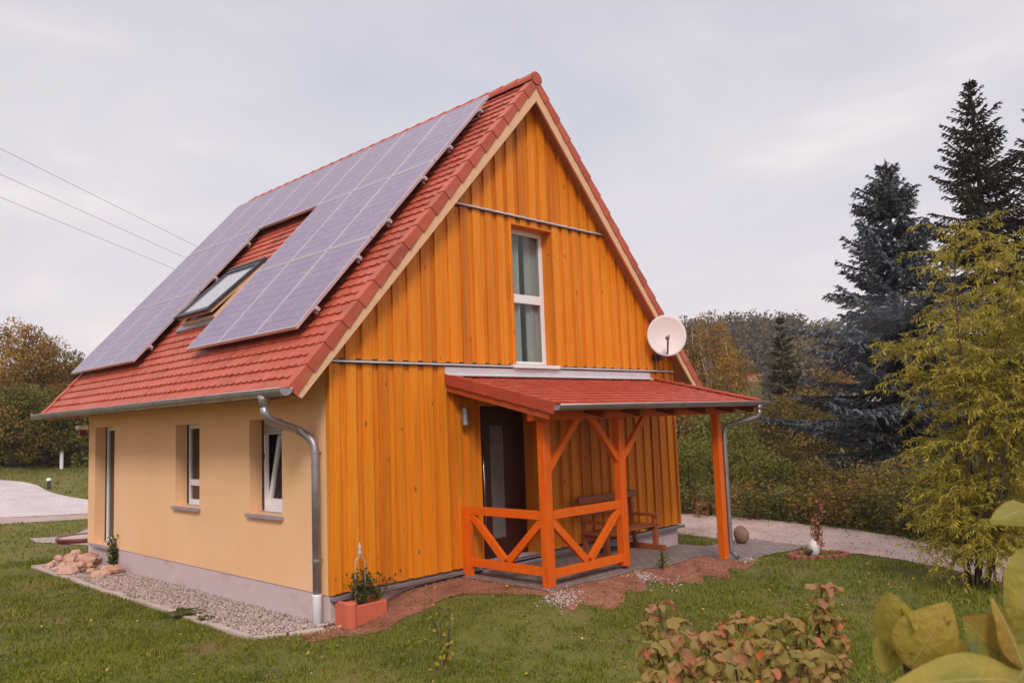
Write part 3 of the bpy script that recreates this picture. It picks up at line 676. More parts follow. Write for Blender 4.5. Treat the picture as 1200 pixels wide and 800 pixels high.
# ------------------------------------------------------------------ solar panels, roof window
PN = .115; PW, PH, GAP = 1.06, 1.775, .015; S0 = .34
def on_roof(y, s, o): return np.array([XR, y, ZR])-vS*s+nS*o
dS = -vS
def panel_local():
    t = thing('solar_panel', '', 'solar panel', (0, 0, 0))
    B = lambda mb, y0, y1, s0, s1, o0, o1, r=None: mb.hexa([np.array([0, y0, 0])+dS*s0+nS*o0, np.array([0, y1, 0])+dS*s0+nS*o0, np.array([0, y1, 0])+dS*s1+nS*o0, np.array([0, y0, 0])+dS*s1+nS*o0],
        [np.array([0, y0, 0])+dS*s0+nS*o1, np.array([0, y1, 0])+dS*s0+nS*o1, np.array([0, y1, 0])+dS*s1+nS*o1, np.array([0, y0, 0])+dS*s1+nS*o1], r)
    a, b, f = PW/2, PH/2, .022
    m = MB(); B(m, -a, a, -b, -b+f, 0, .045); B(m, -a, a, b-f, b, 0, .045); B(m, -a, -a+f, -b+f, b-f, 0, .045); B(m, a-f, a, -b+f, b-f, 0, .045)
    m.build('frame', M['alu'], t)
    m = MB(); B(m, -a+f, a-f, -b+f, b-f, .02, .038, .5); bs_ = m.build('backing_sheet', M['pvline'], t)
    m = MB(); nw, nh = 6, 10; g = .0022
    for i in range(nw):
        for j in range(nh):
            y0_ = -a+f+.01+(2*a-2*f-.02)*i/nw; y1_ = -a+f+.01+(2*a-2*f-.02)*(i+1)/nw; s0_ = -b+f+.01+(2*b-2*f-.02)*j/nh; s1_ = -b+f+.01+(2*b-2*f-.02)*(j+1)/nh
            B(m, y0_+g, y1_-g, s0_+g, s1_-g, .0375, .041)
    m.build('cells', M['pv'], t)
    return t
proto = panel_local(); first = True
coln = ['first', 'second', 'third', 'fourth', 'fifth', 'sixth', 'seventh', 'last']
for row in range(3):
    for c in range(8):
        if row and c in (3, 4): continue
        o = proto if first else copy_tree(proto); first = False
        p = on_roof(.45+1.075*(c+.5)+.0, S0+1.79*(row+.5), PN); o.location = tuple(p)
        if row == 0: lab = f'{coln[c]} violet blue solar panel from the gable in the top row under the ridge'
        else:
            side = 'beside the gable verge' if c < 3 else 'beyond the roof window'
            pos = (['rightmost', 'middle', 'leftmost'][c] if c < 3 else ['rightmost', 'middle', 'leftmost'][c-5])
            lab = f'{pos} solar panel of the {"middle" if row == 1 else "lowest"} row of the block {side}'
        o['label'] = lab; o['group'] = 'solar panels on the roof'
for row in range(3):
    for blk in ([(0, 8)] if row == 0 else [(0, 3), (5, 8)]):
        for q, f in enumerate((.22, .78)):
            s_ = S0+1.79*(row+f); y0_ = .45+1.075*blk[0]-.045; y1_ = .45+1.075*blk[1]+(.045 if blk[1] != 8 else .02)
            pc = on_roof((y0_+y1_)/2, s_, .05); m = MB(); m.bar(on_roof(y0_, s_, PN-.028), on_roof(y1_, s_, PN-.028), .045, .05, up=nS)
            for yb in np.arange(y0_+.12, y1_, .9): m.bar(on_roof(yb, s_, .02), on_roof(yb, s_, PN-.05), .03, .04, up=(0, 1, 0))
            m.bar(on_roof(y0_+.012, s_-.01, PN-.008), on_roof(y0_+.04, s_-.01, PN-.008), .03, .026, up=nS)
            tag(m.build('mounting_rail', M['alu'], org=pc), f'silver rail end under the {"upper" if q == 0 else "lower"} half of the {["top", "middle", "lowest"][row]} solar row' + ('' if row == 0 else (' by the gable' if blk[0] == 0 else ' past the roof window')), 'mounting rail', 'rails under the solar panels')
# roof window, sash pushed open at its foot
ry0, ry1, rs0, rs1 = 4.10, 5.36, 3.48, 4.82
rw = thing('roof_window', 'open roof window with dark sash and wooden frame between the solar panels', 'roof window', on_roof((ry0+ry1)/2, (rs0+rs1)/2, 0))
def RB(mb, y0, y1, s0, s1, o0, o1, tl=0, r=None):
    def P(y, s, o):
        return on_roof(y, rs0+(s-rs0)*math.cos(tl)-o*math.sin(tl)*1.0*0, .068*(tl > 0)+o+(s-rs0)*math.sin(tl))
    mb.hexa([P(y0, s0, o0), P(y1, s0, o0), P(y1, s1, o0), P(y0, s1, o0)], [P(y0, s0, o1), P(y1, s0, o1), P(y1, s1, o1), P(y0, s1, o1)], r)
m = MB(); RB(m, ry0-.10, ry1+.10, rs0-.12, rs1+.14, .0, .052); m.build('flashing', M['zinc'], rw)
m = MB(); t = .06
RB(m, ry0, ry0+t, rs0, rs1, .052, .085); RB(m, ry1-t, ry1, rs0, rs1, .052, .085); RB(m, ry0+t, ry1-t, rs0, rs0+t, .052, .085); RB(m, ry0+t, ry1-t, rs1-t, rs1, .052, .085)
m.build('wooden_frame', M['barge'], rw)
m = MB(); TL = R(5.5); t = .075
RB(m, ry0-.01, ry0+t, rs0-.02, rs1+.02, 0, .055, TL); RB(m, ry1-t, ry1+.01, rs0-.02, rs1+.02, 0, .055, TL); RB(m, ry0+t, ry1-t, rs0-.02, rs0+t, 0, .055, TL); RB(m, ry0+t, ry1-t, rs1-t, rs1+.02, 0, .055, TL)
RB(m, ry0-.015, ry1+.015, rs0-.10, rs0-.02, -.04, .07, TL)
sash = m.build('sash', M['dark'], rw, bev=.005)
m = MB(); RB(m, ry0+.01, ry0+.06, rs0+.05, rs1-.02, -.045, -.002, TL); RB(m, ry1-.06, ry1-.01, rs0+.05, rs1-.02, -.045, -.002, TL); RB(m, ry0+.06, ry1-.06, rs1-.08, rs1-.02, -.045, -.002, TL)
m.build('sash_lining', M['barge'], sash)
m = MB(); RB(m, ry0+t, ry1-t, rs0+t, rs1-t, .02, .03, TL); m.build('pane', M['skyglass'], sash)

# ------------------------------------------------------------------ porch
PX0, PX1, PYE, PZE, PZW = 1.85, 7.02, -2.05, 2.19, 2.675
porch = thing('entrance_porch', 'orange timber porch with red tiled lean-to roof over the front door', 'porch', (4.2, -.9, -.2))
vP = np.array([0, -PYE, PZW-PZE]); PL = np.linalg.norm(vP); vP /= PL; nP = np.cross([1, 0, 0], vP); nP = nP if nP[2] > 0 else -nP
m = MB(); O = np.array([PX0+.09, PYE, PZE])
tile_sheet(m, O-nP*.02, (1, 0, 0), vP, nP, PX1-PX0-.18, PL, .19, .18, .035, .020)
pr = m.build('porch_roof', M['tile2'], porch)
for xs_, sg in ((PX0, 1), (PX1, -1)):
    m = MB(); nc = 7; c = PL/nc
    for i in range(nc):
        rr = random.random(); a, b = i*c-.03, (i+1)*c+.01; p = lambda x, s, o: np.array([x, PYE, PZE])+vP*s+nP*o
        for (xa_, xb_, lo, hi) in ((xs_, xs_+.025*sg, -.115, .045), (xs_+.025*sg, xs_+.12*sg, .006, .042)):
            g = .006*sg if lo < 0 else 0; m.hexa([p(xa_-g, a, lo-.005), p(xb_, a, lo-.005), p(xb_, a, hi), p(xa_-g, a, hi)], [p(xa_+g, b, lo+.005), p(xb_, b, lo+.005), p(xb_, b, hi-.016), p(xa_+g, b, hi-.016)], rr)
    m.build('verge_tiles', M['tile2'], pr, bev=.008)
p = lambda x, s, o: np.array([x, PYE, PZE])+vP*s+nP*o
m = MB()
for k in range(16):
    a, b = PX0+.05+(PX1-PX0-.1)*k/16, PX0+.05+(PX1-PX0-.1)*(k+1)/16
    m.hexa([p(a, .04, -.09), p(b, .04, -.09), p(b, PL-.06, -.09), p(a, PL-.06, -.09)], [p(a, .04, -.04), p(b, .04, -.04), p(b, PL-.06, -.04), p(a, PL-.06, -.04)])
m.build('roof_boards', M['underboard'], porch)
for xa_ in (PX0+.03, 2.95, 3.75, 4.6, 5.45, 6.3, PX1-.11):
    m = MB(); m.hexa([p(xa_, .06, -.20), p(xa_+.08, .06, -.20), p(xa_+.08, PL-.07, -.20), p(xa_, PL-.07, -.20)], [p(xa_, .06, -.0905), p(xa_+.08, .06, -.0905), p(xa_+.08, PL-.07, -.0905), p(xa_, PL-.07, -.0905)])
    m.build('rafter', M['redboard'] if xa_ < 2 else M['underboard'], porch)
PS = .125; PY0 = -1.63
def post(x, z0, z1=2.0):
    m = MB(); m.box(x, x+PS, PY0, PY0+PS, z0, z1); o = m.build('post', M['porchwood'], porch, bev=.008)
    g = hz(x+.06, PY0+.06); m = MB(); m.box(x+.035, x+.09, PY0+.035, PY0+.09, g-.15, z0+.002); m.build('post_foot', M['dark'], o)
post(2.12, -.085); post(3.68, -.045); post(6.33, -.335)
m = MB(); m.box(1.95, 6.75, PY0+.005, PY0+PS-.005, 2.0, 2.13); m.build('beam', M['porchwood'], porch, bev=.006)
m = MB(); m.box(PX0+.12, PX1-.14, -.085, -.053, 2.36, 2.48); m.build('wall_plate', M['porchwood'], porch)
yc = PY0+PS/2
def rail(name, a, b, w=.07, hgt=.09): m = MB(); m.bar(a, b, w, hgt, up=(0, 0, 1) if abs(a[2]-b[2]) < .01 else (0, 0, 1)); return m.build(name, M['porchwood'], porch, bev=.005)
rail('brace', (2.235, yc, 1.37), (2.88, yc, 2.03)); rail('brace', (3.69, yc, 1.43), (3.14, yc, 2.03)); rail('brace', (3.80, yc, 1.43), (4.42, yc, 2.03))
rail('top_rail', (2.245, yc, .80), (3.68, yc, .80), .07, .11); rail('bottom_rail', (2.245, yc, .07), (3.68, yc, .07), .07, .11)
rail('railing_brace', (2.25, yc, .735), (2.93, yc, .14), .06, .10); rail('railing_brace', (3.675, yc, .735), (3.0, yc, .14), .06, .10)
xc = 2.12+PS/2
m = MB(); m.box(2.085, 2.195, -.17, -.056, -.10, .86); m.build('newel', M['porchwood'], porch, bev=.006)
rail('top_rail', (xc, -1.505, .80), (xc, -.172, .80), .07, .11); rail('bottom_rail', (xc, -1.505, .10), (xc, -.172, .10), .07, .11)
rail('railing_brace', (xc, -1.50, .735), (xc, -.86, .17), .06, .10); rail('railing_brace', (xc, -.18, .735), (xc, -.80, .17), .06, .10)
m = MB(); m.box(PX0, 6.75, -.070, -.061, 2.69, 2.795); m.hexa([(PX0, -.14, 2.667), (6.75, -.14, 2.667), (6.75, -.070, 2.70), (PX0, -.070, 2.70)], [(PX0, -.14, 2.677), (6.75, -.14, 2.677), (6.75, -.070, 2.71), (PX0, -.070, 2.71)])
for xj in (2.95, 4.35, 5.6): m.box(xj, xj+.02, -.074, -.0702, 2.715, 2.79)
m.build('flashing', M['zincl'], porch)
m = MB(); gy = PYE-.055; gz = PZE-.012; gutter(m, (PX0-.0, gy, gz), (PX1+.12, gy, gz), .065); pg = m.build('gutter', M['zinc'], porch, smooth=True)
m = MB()
m.tube([(6.86, gy, gz-.05), (6.86, gy, gz-.13)], [.055, .042], 14)
m.tube(bend([(6.86, gy, gz-.1), (6.86, gy+.0, gz-.24), (6.62, PY0+.03, 1.80), (6.57, PY0+.03, 1.66), (6.57, PY0+.03, -.26), (6.66, PY0-.05, -.34)], .10), .038, 14)
pd = m.build('downpipe', M['zinc'], porch, smooth=True)
m = MB(); m.tube([(6.57, PY0+.03, 1.50), (6.57, PY0+.03, 1.53)], .046, 14); m.bar((6.46, PY0+.03, 1.515), (6.55, PY0+.03, 1.515), .02, .02); m.build('pipe_clamp', M['zinc'], pd)

# ------------------------------------------------------------------ things at the house
lp_ = onY(541, 488, -.055); lx = float(lp_[0])
wl = thing('wall_lamp', 'small ribbed steel wall lamp on the orange boards beside the front door', 'lamp', (lx, -.055, 1.97))
m = MB(); m.box(lx-.03, lx+.03, -.085, -.053, 2.04, 2.16); m.build('bracket', M['steel'], wl)
m = MB(); m.lathe((lx, -.135, 1.975), [(.0, 0), (.052, 0), (.055, .012), (.055, .07), (.049, .072), (.049, .085), (.055, .087), (.055, .115), (.049, .117), (.049, .13), (.055, .132), (.055, .16), (.049, .162), (.049, .175), (.055, .177), (.055, .24), (.03, .25), (0, .25)], 20)
m.build('lamp_body', M['zinc'], wl)
# dish
dc = np.array([6.82, -.42, 3.435]); dn_ = np.array([-.74, -.66, .10]); dn_ /= np.linalg.norm(dn_)
ds = np.cross([0, 0, 1], dn_); ds /= np.linalg.norm(ds); du = np.cross(dn_, ds)
sd = thing('satellite_dish', 'pale round satellite dish bracketed to the right end of the gable', 'satellite dish', (7.05, -.05, 3.1))
m = MB(); nr_, na = 8, 40; vs = []; fs = []
for sgn in (0, 1):
    for i in range(nr_+1):
        for k in range(na):
            r_ = .365*i/nr_; an = 2*math.pi*k/na; vs.append(dc+ds*r_*.96*math.cos(an)+du*r_*1.04*math.sin(an)+dn_*(.5*r_*r_-.02-.008*sgn+(.004 if i == nr_ else 0)))
for sgn in (0, 1):
    o_ = sgn*(nr_+1)*na
    for i in range(nr_):
        for k in range(na):
            q = (o_+i*na+k, o_+i*na+(k+1) % na, o_+(i+1)*na+(k+1) % na, o_+(i+1)*na+k); fs.append(q if sgn == 0 else q[::-1])
o_ = (nr_+1)*na
for k in range(na): fs.append((nr_*na+k, nr_*na+(k+1) % na, o_+nr_*na+(k+1) % na, o_+nr_*na+k))
m.add(vs, fs); m.build('reflector', M['dish'], sd, smooth=True)
m = MB(); b0 = dc-du*.37; lnb = dc+dn_*.36-du*.10-ds*.03
m.bar(dc-du*.36-dn_*.03, lnb-du*.03, .03, .03, up=du); arm = m.build('feed_arm', M['lnb'], sd)
m = MB(); m.tube([lnb-dn_*.02, lnb+dn_*.10], [.03, .026], 12); m.tube([lnb-dn_*.06, lnb-dn_*.02], [.038, .034], 12); m.build('receiver', M['lnb'], arm)
m = MB(); m.tube([dc-dn_*.05, dc-dn_*.10-du*.02, (7.04, -.2, 3.19), (7.04, -.054, 3.19)], .022, 10); m.tube([(7.04, -.2, 3.05), (7.04, -.2, 3.36)], .024, 10); m.build('wall_bracket', M['lnb'], sd)
m = MB()
for bx_ in (6.86, 6.99): m.box(bx_, bx_+.09, -.12, -.054, 3.02, 3.12)
m.build('switch_box', M['dark'], sd)
m = MB(); m.tube([(6.9, -.075, 3.02), (6.91, -.075, 2.84)], .008, 6); m.tube([(7.03, -.075, 3.02), (7.05, -.075, 2.84)], .008, 6); m.build('cable', M['dark'], sd)
# bench
BX0, BX1, BZ = 4.40, 5.92, -.195
bn = thing('garden_bench', 'brown wooden garden bench with slatted back against the porch wall', 'bench', (5.16, -.4, BZ))
for z_ in (.66, .86):
    m = MB(); m.hexa([(BX0, -.215-(z_-.86)*.25-.03, BZ+z_), (BX1, -.215-(z_-.86)*.25-.03, BZ+z_), (BX1, -.205-(z_-.86)*.25, BZ+z_), (BX0, -.205-(z_-.86)*.25, BZ+z_)],
        [(BX0, -.195-(z_-.86)*.25-.03, BZ+z_+.11), (BX1, -.195-(z_-.86)*.25-.03, BZ+z_+.11), (BX1, -.185-(z_-.86)*.25, BZ+z_+.11), (BX0, -.185-(z_-.86)*.25, BZ+z_+.11)]); m.build('back_slat', M['bench'], bn, bev=.005)
for k in range(4):
    m = MB(); m.box(BX0+.02, BX1-.02, -.70+k*.115, -.70+k*.115+.10, BZ+.40, BZ+.43); m.build('seat_slat', M['bench'], bn, bev=.004)
for x_ in (BX0+.08, BX1-.15):
    m = MB(); m.bar((x_+.035, -.26, BZ), (x_+.035, -.165, BZ+.98), .07, .05, up=(1, 0, 0)); m.build('leg', M['bench'], bn, bev=.004)
    m = MB(); m.box(x_, x_+.07, -.70, -.62, BZ, BZ+.56); m.build('leg', M['bench'], bn, bev=.004)
    m = MB(); m.box(x_-.02, x_+.09, -.74, -.17, BZ+.56, BZ+.60); m.build('armrest', M['bench'], bn, bev=.004)
    m = MB(); m.box(x_+.01, x_+.06, -.62, -.26, BZ+.335, BZ+.40); m.build('seat_rail', M['bench'], bn)
    m = MB(); m.box(x_-.012, x_+.082, -.84, -.14, BZ-.01, BZ+.10); m.build('foot', M['bench'], bn, bev=.006)

# ------------------------------------------------------------------ vegetation helpers
def leaf_quads(C, D, Nn, ln, wd):
    """diamond leaves: centres C, long axis D, normal N"""
    D = D/(np.linalg.norm(D, axis=1, keepdims=True)+1e-9); S = np.cross(D, Nn); S /= np.linalg.norm(S, axis=1, keepdims=True)+1e-9
    U = np.cross(S, D); ln = np.asarray(ln).reshape(-1, 1); wd = np.asarray(wd).reshape(-1, 1)
    a = C-D*ln/2; b = C+S*wd/2+U*wd*.18-D*ln*.05; c = C+D*ln/2-U*ln*.10; d = C-S*wd/2+U*wd*.18-D*ln*.05
    V = np.stack([a, b, c, d], 1).reshape(-1, 3); F = np.arange(len(V)).reshape(-1, 4)
    return V, F
def unit(n, r=rng):
    v = r.normal(size=(n, 3)); return v/np.linalg.norm(v, axis=1, keepdims=True)
def clump_leaves(cent, rad, per, size, r, flat=.8, asp=.6):
    n = len(cent)*per; ci = np.repeat(np.arange(len(cent)), per)
    d = unit(n, r); rr = r.uniform(.25, 1, n)**.5
    P = cent[ci]+d*rr[:, None]*np.asarray(rad)[ci][:, None]*np.array([1, 1, flat])
    Nn = d*.7+unit(n, r)*.8+np.array([0, 0, .5]); D = unit(n, r)+np.array([0, 0, -.35])
    s = size*r.uniform(.6, 1.35, n)
    V, F = leaf_quads(P, D, Nn, s, s*asp)
    base = r.uniform(0, 1, len(cent))
    A = np.clip(.75*base[ci]+.35*r.uniform(0, 1, n)-.05, 0, 1)
    return V, F, A
def crown_clumps(c, rx, rz, n, r, shape='round'):
    d = unit(n, r); q = r.uniform(.15, 1, n)**.45
    P = d*q[:, None]*np.array([rx, rx, rz])
    if shape == 'birch': P[:, :2] *= (1-.45*np.clip(P[:, 2:]/rz, -1, 1))
    P += r.normal(0, .08*rx, P.shape)
    return np.array(c)+P
def limbs(mb, base, top, ends, r0, r):
    base = np.array(base, float); top = np.array(top, float)
    n = 7; pts = [base+(top-base)*t+np.array([*r.normal(0, .03*np.linalg.norm(top-base)*(t > 0), 2), 0]) for t in np.linspace(0, 1, n)]
    mb.tube(pts, [r0*(1-.85*t) for t in np.linspace(0, 1, n)], 8)
    for e in ends:
        t = r.uniform(.25, .8); s = base+(top-base)*t; mid = (s+e)/2+r.normal(0, .12, 3)
        mb.tube([s, mid, e], [r0*.4*(1-t*.6), r0*.22, r0*.06], 5)
def tree(name, label, cat, x, y, H, rx, m_leaf, nc, per, size, group=None, r=None, bark='bark', crown0=.2, shape='round', crown_name='crown', trunk_r=None, cr=.3):
    r = r or rng; z = hz(x, y); t = thing(name, label, cat, (x, y, z), group)
    zc = z+H*(crown0+1)/2; rz = H*(1-crown0)/2
    cc = crown_clumps((x, y, zc), rx*.86, rz*.9, nc, r, shape)
    mb = MB(); limbs(mb, (x, y, z-.1), (x+r.normal(0, .05*H), y, z+H*.9), cc[:min(14, nc)], trunk_r or .02*H+.02, r); mb.build('trunk', M[bark], t, smooth=True)
    V, F, A = clump_leaves(cc, r.uniform(.7, 1.25, nc)*cr*rx, per, size, r)
    np_mesh(crown_name, V, F, M[m_leaf], parent=t, attr=A)
    return t
def spruce(label, x, y, H, Rb, m_leaf, r, group, dens=1., nw=.056, name='spruce_tree', low=.04, droop=.22):
    z = hz(x, y); t = thing(name, label, 'tree', (x, y, z), group)
    mb = MB(); mb.tube([(x, y, z-.1), (x, y, z+H*.5), (x, y, z+H*.985)], [.018*H, .010*H, .002*H], 8); mb.build('trunk', M['bark'], t, smooth=True)
    C = []; D = []; Nn = []; Ln = []; Wd = []; A = []
    zz = low*H
    while zz < H*.985:
        f = zz/H; Lr = Rb*(1-f)**.90*(.9+.1*math.sin(zz*3)); nb = max(4, int((6.4 if f < .8 else 5.5)*dens))
        a0 = r.uniform(0, 6.28)
        for k in range(nb):
            az = a0+2*math.pi*(k+r.uniform(-.3, .3))/nb; Lb = Lr*r.uniform(.5, 1.25)+.03; ba = r.uniform(0, 1)
            dirh = np.array([math.cos(az), math.sin(az), 0]); sd_ = np.array([-dirh[1], dirh[0], 0])
            up0 = -droop+.75*f**2+r.uniform(-.14, .14); zj = zz+r.uniform(-.2, .2)*min(1, (1-f)*4)
            P = lambda s: np.array([x, y, z+zj])+dirh*Lb*s+np.array([0, 0, Lb*(up0*s+.16*s*s)])
            nt_ = max(3, int(Lb/.13*dens))
            for i in range(nt_):
                s = (i+1)/nt_*.97+.03; p0 = P(s); tl = min(.62, .30*Lb*(1-s)+.04+.10*min(1, Lb/.9))*r.uniform(.7, 1.2)
                for sg in (-1, 1):
                    d = dirh*r.uniform(.45, .9)+sd_*sg*r.uniform(.5, 1)+np.array([0, 0, r.uniform(-.55, .10)]); d /= np.linalg.norm(d)
                    m_ = 2 if tl < .25 else 4
                    for q in range(m_):
                        cpt = p0+d*tl*(q+.5)/m_+np.array([0, 0, -.06*tl*q])
                        for _ in range(2):
                            C.append(cpt+r.normal(0, .02, 3)); D.append(d+r.normal(0, .28, 3)); Nn.append(np.array([0, 0, 1])+r.normal(0, .8, 3)); Ln.append(tl/m_*1.5+.05); Wd.append(nw*r.uniform(.7, 1.4)); A.append(np.clip(.5*ba+.5*r.uniform(), 0, 1))
                C.append(p0); D.append(dirh+np.array([0, 0, up0+.3*s])); Nn.append(np.array([0, 0, 1])+r.normal(0, .5, 3)); Ln.append(Lb/nt_*2.6); Wd.append(nw*1.3); A.append(ba)
        zz += (.26+.017*H*(1-f))/dens*r.uniform(.6, 1.5)
    for q in range(14): C.append(np.array([x, y, z+H*(.93+.07*q/14)])); D.append(np.array([*r.normal(0, .3, 2), 1.])); Nn.append(r.normal(0, 1, 3)); Ln.append(.26); Wd.append(nw*.8); A.append(.5)
    V, F = leaf_quads(np.array(C), np.array(D), np.array(Nn), np.array(Ln), np.array(Wd))
    np_mesh('crown', V, F, M[m_leaf], parent=t, attr=np.array(A))
    return t
def gdepth(px, d):                              # a spot on the land in the direction of column px, d metres out
    p = at(px, 480, d); return float(p[0]), float(p[1])
def under(px, ytop, d): p = at(px, ytop, d); return float(p[0]), float(p[1])
def height_for(px, ytop, d): 
    p = at(px, ytop, d); return float(p[2]-hz(p[0], p[1]))

# ------------------------------------------------------------------ trees on the right
def R_(s): return np.random.default_rng(s)
x, y = under(1037, 186, 25); spruce('blue grey spruce with a pointed top left of the taller dark spruce', x, y, height_for(1037, 186, 25), 5.0, 'bluespruce', R_(11), 'spruces behind the road', 1.28)
x, y = under(1136, 92, 30); spruce('tall dark green spruce rising highest above the yellow willow', x, y, height_for(1136, 92, 30), 5.2, 'spruce', R_(12), 'spruces behind the road', 1.12, .062)
x, y = under(1222, 95, 28); spruce('dark spruce at the right edge whose branches reach in over the willow', x, y, height_for(1222, 95, 28), 5.0, 'spruce', R_(13), 'spruces behind the road', 1.1, .062)
x, y = under(913, 366, 46); spruce('small slim conifer standing alone below the wooded hill', x, y, height_for(913, 366, 46), 2.0, 'spruce2', R_(14), 'spruces behind the road', 1., .10)
for i, (px, d, yt, rx, lab) in enumerate([(828, 42, 352, 1.5, 'tallest thin birch with pale trunk behind the satellite dish'), (806, 44, 362, 1.3, 'birch with sparse crown half hidden by the satellite dish'),
        (852, 47, 385, 1.5, 'lower birch with browning leaves right of the tallest birch')]):
    x, y = under(px, yt, d); H = height_for(px, yt, d)
    tree('birch_tree', lab, 'tree', x, y, H, rx*1.1, 'autumn2' if i == 1 else 'autumn3', 150, 46, .12, 'birches behind the porch roof', R_(20+i), 'barkl', .15, 'birch', trunk_r=.10, cr=.26)
mid = [(868, 40, 470, 1.7, 'olive', 'low olive tree right of the birches, left of the slim conifer'), (892, 36, 455, 1.7, 'autumn2', 'rounded olive brown tree in front of the slim conifer'),
       (945, 38, 448, 2.0, 'autumn2', 'brownish tree between the slim conifer and the blue spruce'), (975, 44, 420, 2.0, 'autumn1', 'bronze tree seen through the left branches of the blue spruce'),
       (840, 34, 480, 1.6, 'olive', 'bushy olive tree just above the porch gutter end'), (1085, 40, 440, 2.4, 'autumn2', 'dark olive tree behind the trunk of the tall spruce'), (1010, 36, 465, 1.8, 'autumn2', 'olive brown tree behind the foot of the blue spruce'),
       (1180, 42, 430, 2.6, 'autumn1', 'bronze tree behind the willow near the right edge'), (790, 38, 455, 1.8, 'autumn3', 'ochre tree rising behind the right house corner')]
for i, (px, d, yt, rx, mt, lab) in enumerate(mid):
    x, y = gdepth(px, d); tree('deciduous_tree', lab, 'tree', x, y, height_for(px, yt, d), rx, mt, 80, 46, .15, 'autumn trees behind the road', R_(40+i), crown0=.05, cr=.33)
bush = [(800, 21, 512, 1.0, 'olive', 'olive shrub seen between the house corner and the porch post'), (828, 23, 500, 1.1, 'olive', 'dense olive shrub left of the porch post'), (862, 24, 500, 1.1, 'olive', 'green olive shrub right of the porch downpipe'),
        (893, 22, 530, .9, 'olive', 'rounded shrub behind the boulder'), (918, 25, 520, 1.1, 'autumn2', 'dark shrub below the slim conifer'), (955, 22, 540, 1.0, 'autumn2', 'low shrub at the foot of the blue spruce'), (1000, 21, 548, 1.0, 'autumn2', 'shrub under the lower right branches of the blue spruce'),
        (1050, 19, 545, 1.1, 'autumn2', 'dark shrub left of the willow foliage across the road'), (1105, 18, 540, 1.1, 'olive', 'olive shrub behind the lower willow foliage'), (1160, 18, 548, 1.2, 'autumn2', 'dark shrub behind the willow stems'), (1210, 17, 545, 1.2, 'olive', 'shrub at the right edge behind the willow')]
for i, (px, d, yt, rx, mt, lab) in enumerate(bush):
    x, y = gdepth(px, d); tree('shrub', lab, 'shrub', x, y, height_for(px, yt, d), rx, mt, 60, 60, .075, 'shrubs across the road', R_(60+i), crown0=-.05, crown_name='foliage', trunk_r=.03, cr=.35)
def weed(name, label, x, y, H, spread, m_leaf, n, r, group, lw=(.06, .014), cat='wild plant'):
    z = hz(x, y); t = thing(name, label, cat, (x, y, z), group); mb = MB(); C = []; D = []; Nn = []; A = []; Ln = []
    for i in range(n):
        b = np.array([x, y, z])+np.array([*r.normal(0, spread*.45, 2), 0]); b[2] = hz(b[0], b[1])-.02; hh = H*r.uniform(.55, 1.05); lean = np.array([*r.normal(0, .16, 2), 1.])
        pts = [b+lean*hh*s+np.array([*r.normal(0, .015, 2), -.08*s*s*hh]) for s in (0, .35, .7, 1)]
        mb.tube(pts, [.006, .005, .004, .002], 4, cap=False); ba = r.uniform()
        for q in range(int(26*max(.5, hh))):
            s = r.uniform(.12, 1.); p = pts[0]+(pts[-1]-pts[0])*s; C.append(p+r.normal(0, .03, 3)); D.append(np.array([*r.normal(0, 1, 2), r.uniform(-.5, .7)])); Nn.append(unit(1, r)[0]+np.array([0, 0, .6])); A.append(np.clip(.5*ba+.5*r.uniform(), 0, 1)); Ln.append(r.uniform(.7, 1.4))
    mb.build('stem', M['bark'] if m_leaf != 'brown' else M['brown'], t)
    Ln = np.array(Ln); V, F = leaf_quads(np.array(C), np.array(D), np.array(Nn), Ln*lw[0]*1.6, Ln*lw[1]*2.4); np_mesh('foliage', V, F, M[m_leaf], parent=t, attr=np.array(A))
    return t
wd = [(796, 605, 'brown', .55), (815, 606, 'olive', .75), (836, 607, 'brown', .6), (880, 609, 'goldenrod', .95), (897, 611, 'olive', .8), (914, 612, 'olive', .7), (934, 614, 'olive', .9), (958, 617, 'goldenrod', .9), (982, 619, 'autumn2', 1.0), (1003, 621, 'goldenrod', 1.05),
      (1024, 624, 'olive', .85), (1046, 628, 'olive', 1.0), (1068, 632, 'autumn2', 1.0), (1090, 636, 'olive', .95), (1115, 640, 'autumn2', 1.05), (1145, 645, 'olive', 1.1), (1175, 650, 'autumn2', 1.1), (1205, 654, 'olive', 1.1)]
wl_ = ['dry brown weeds at the house corner end of the road verge', 'olive weeds left of the porch post on the road verge', 'short brown weeds directly left of the porch post', 'tall orange goldenrod right of the porch downpipe', 'olive weeds right above the boulder', 'olive weeds behind the right side of the boulder',
       'green weeds on the far verge left of the red sapling', 'goldenrod straight behind the red leaved sapling', 'dark weeds on the verge just right of the red sapling', 'tallest goldenrod below the blue spruce', 'low olive weeds on the verge under the blue spruce', 'olive weeds on the verge left of the willow', 'bronze weeds at the left rim of the willow',
       'olive weeds just left of the willow stems', 'bronze weeds directly behind the willow stems', 'olive weeds right of the willow stems', 'bronze weeds behind the big leaf at the right', 'weeds at the right edge of the far verge']
for i, ((px, py, mt, H), lab) in enumerate(zip(wd, wl_)):
    p = ground_px(px, py-1); d = p-CP; d[2] = 0; d /= np.linalg.norm(d); p = p+d*.45
    weed('goldenrod' if mt == 'goldenrod' else 'roadside_weed', lab, float(p[0]), float(p[1]), H, .62, mt, 46, R_(80+i), 'weeds along the far road verge')

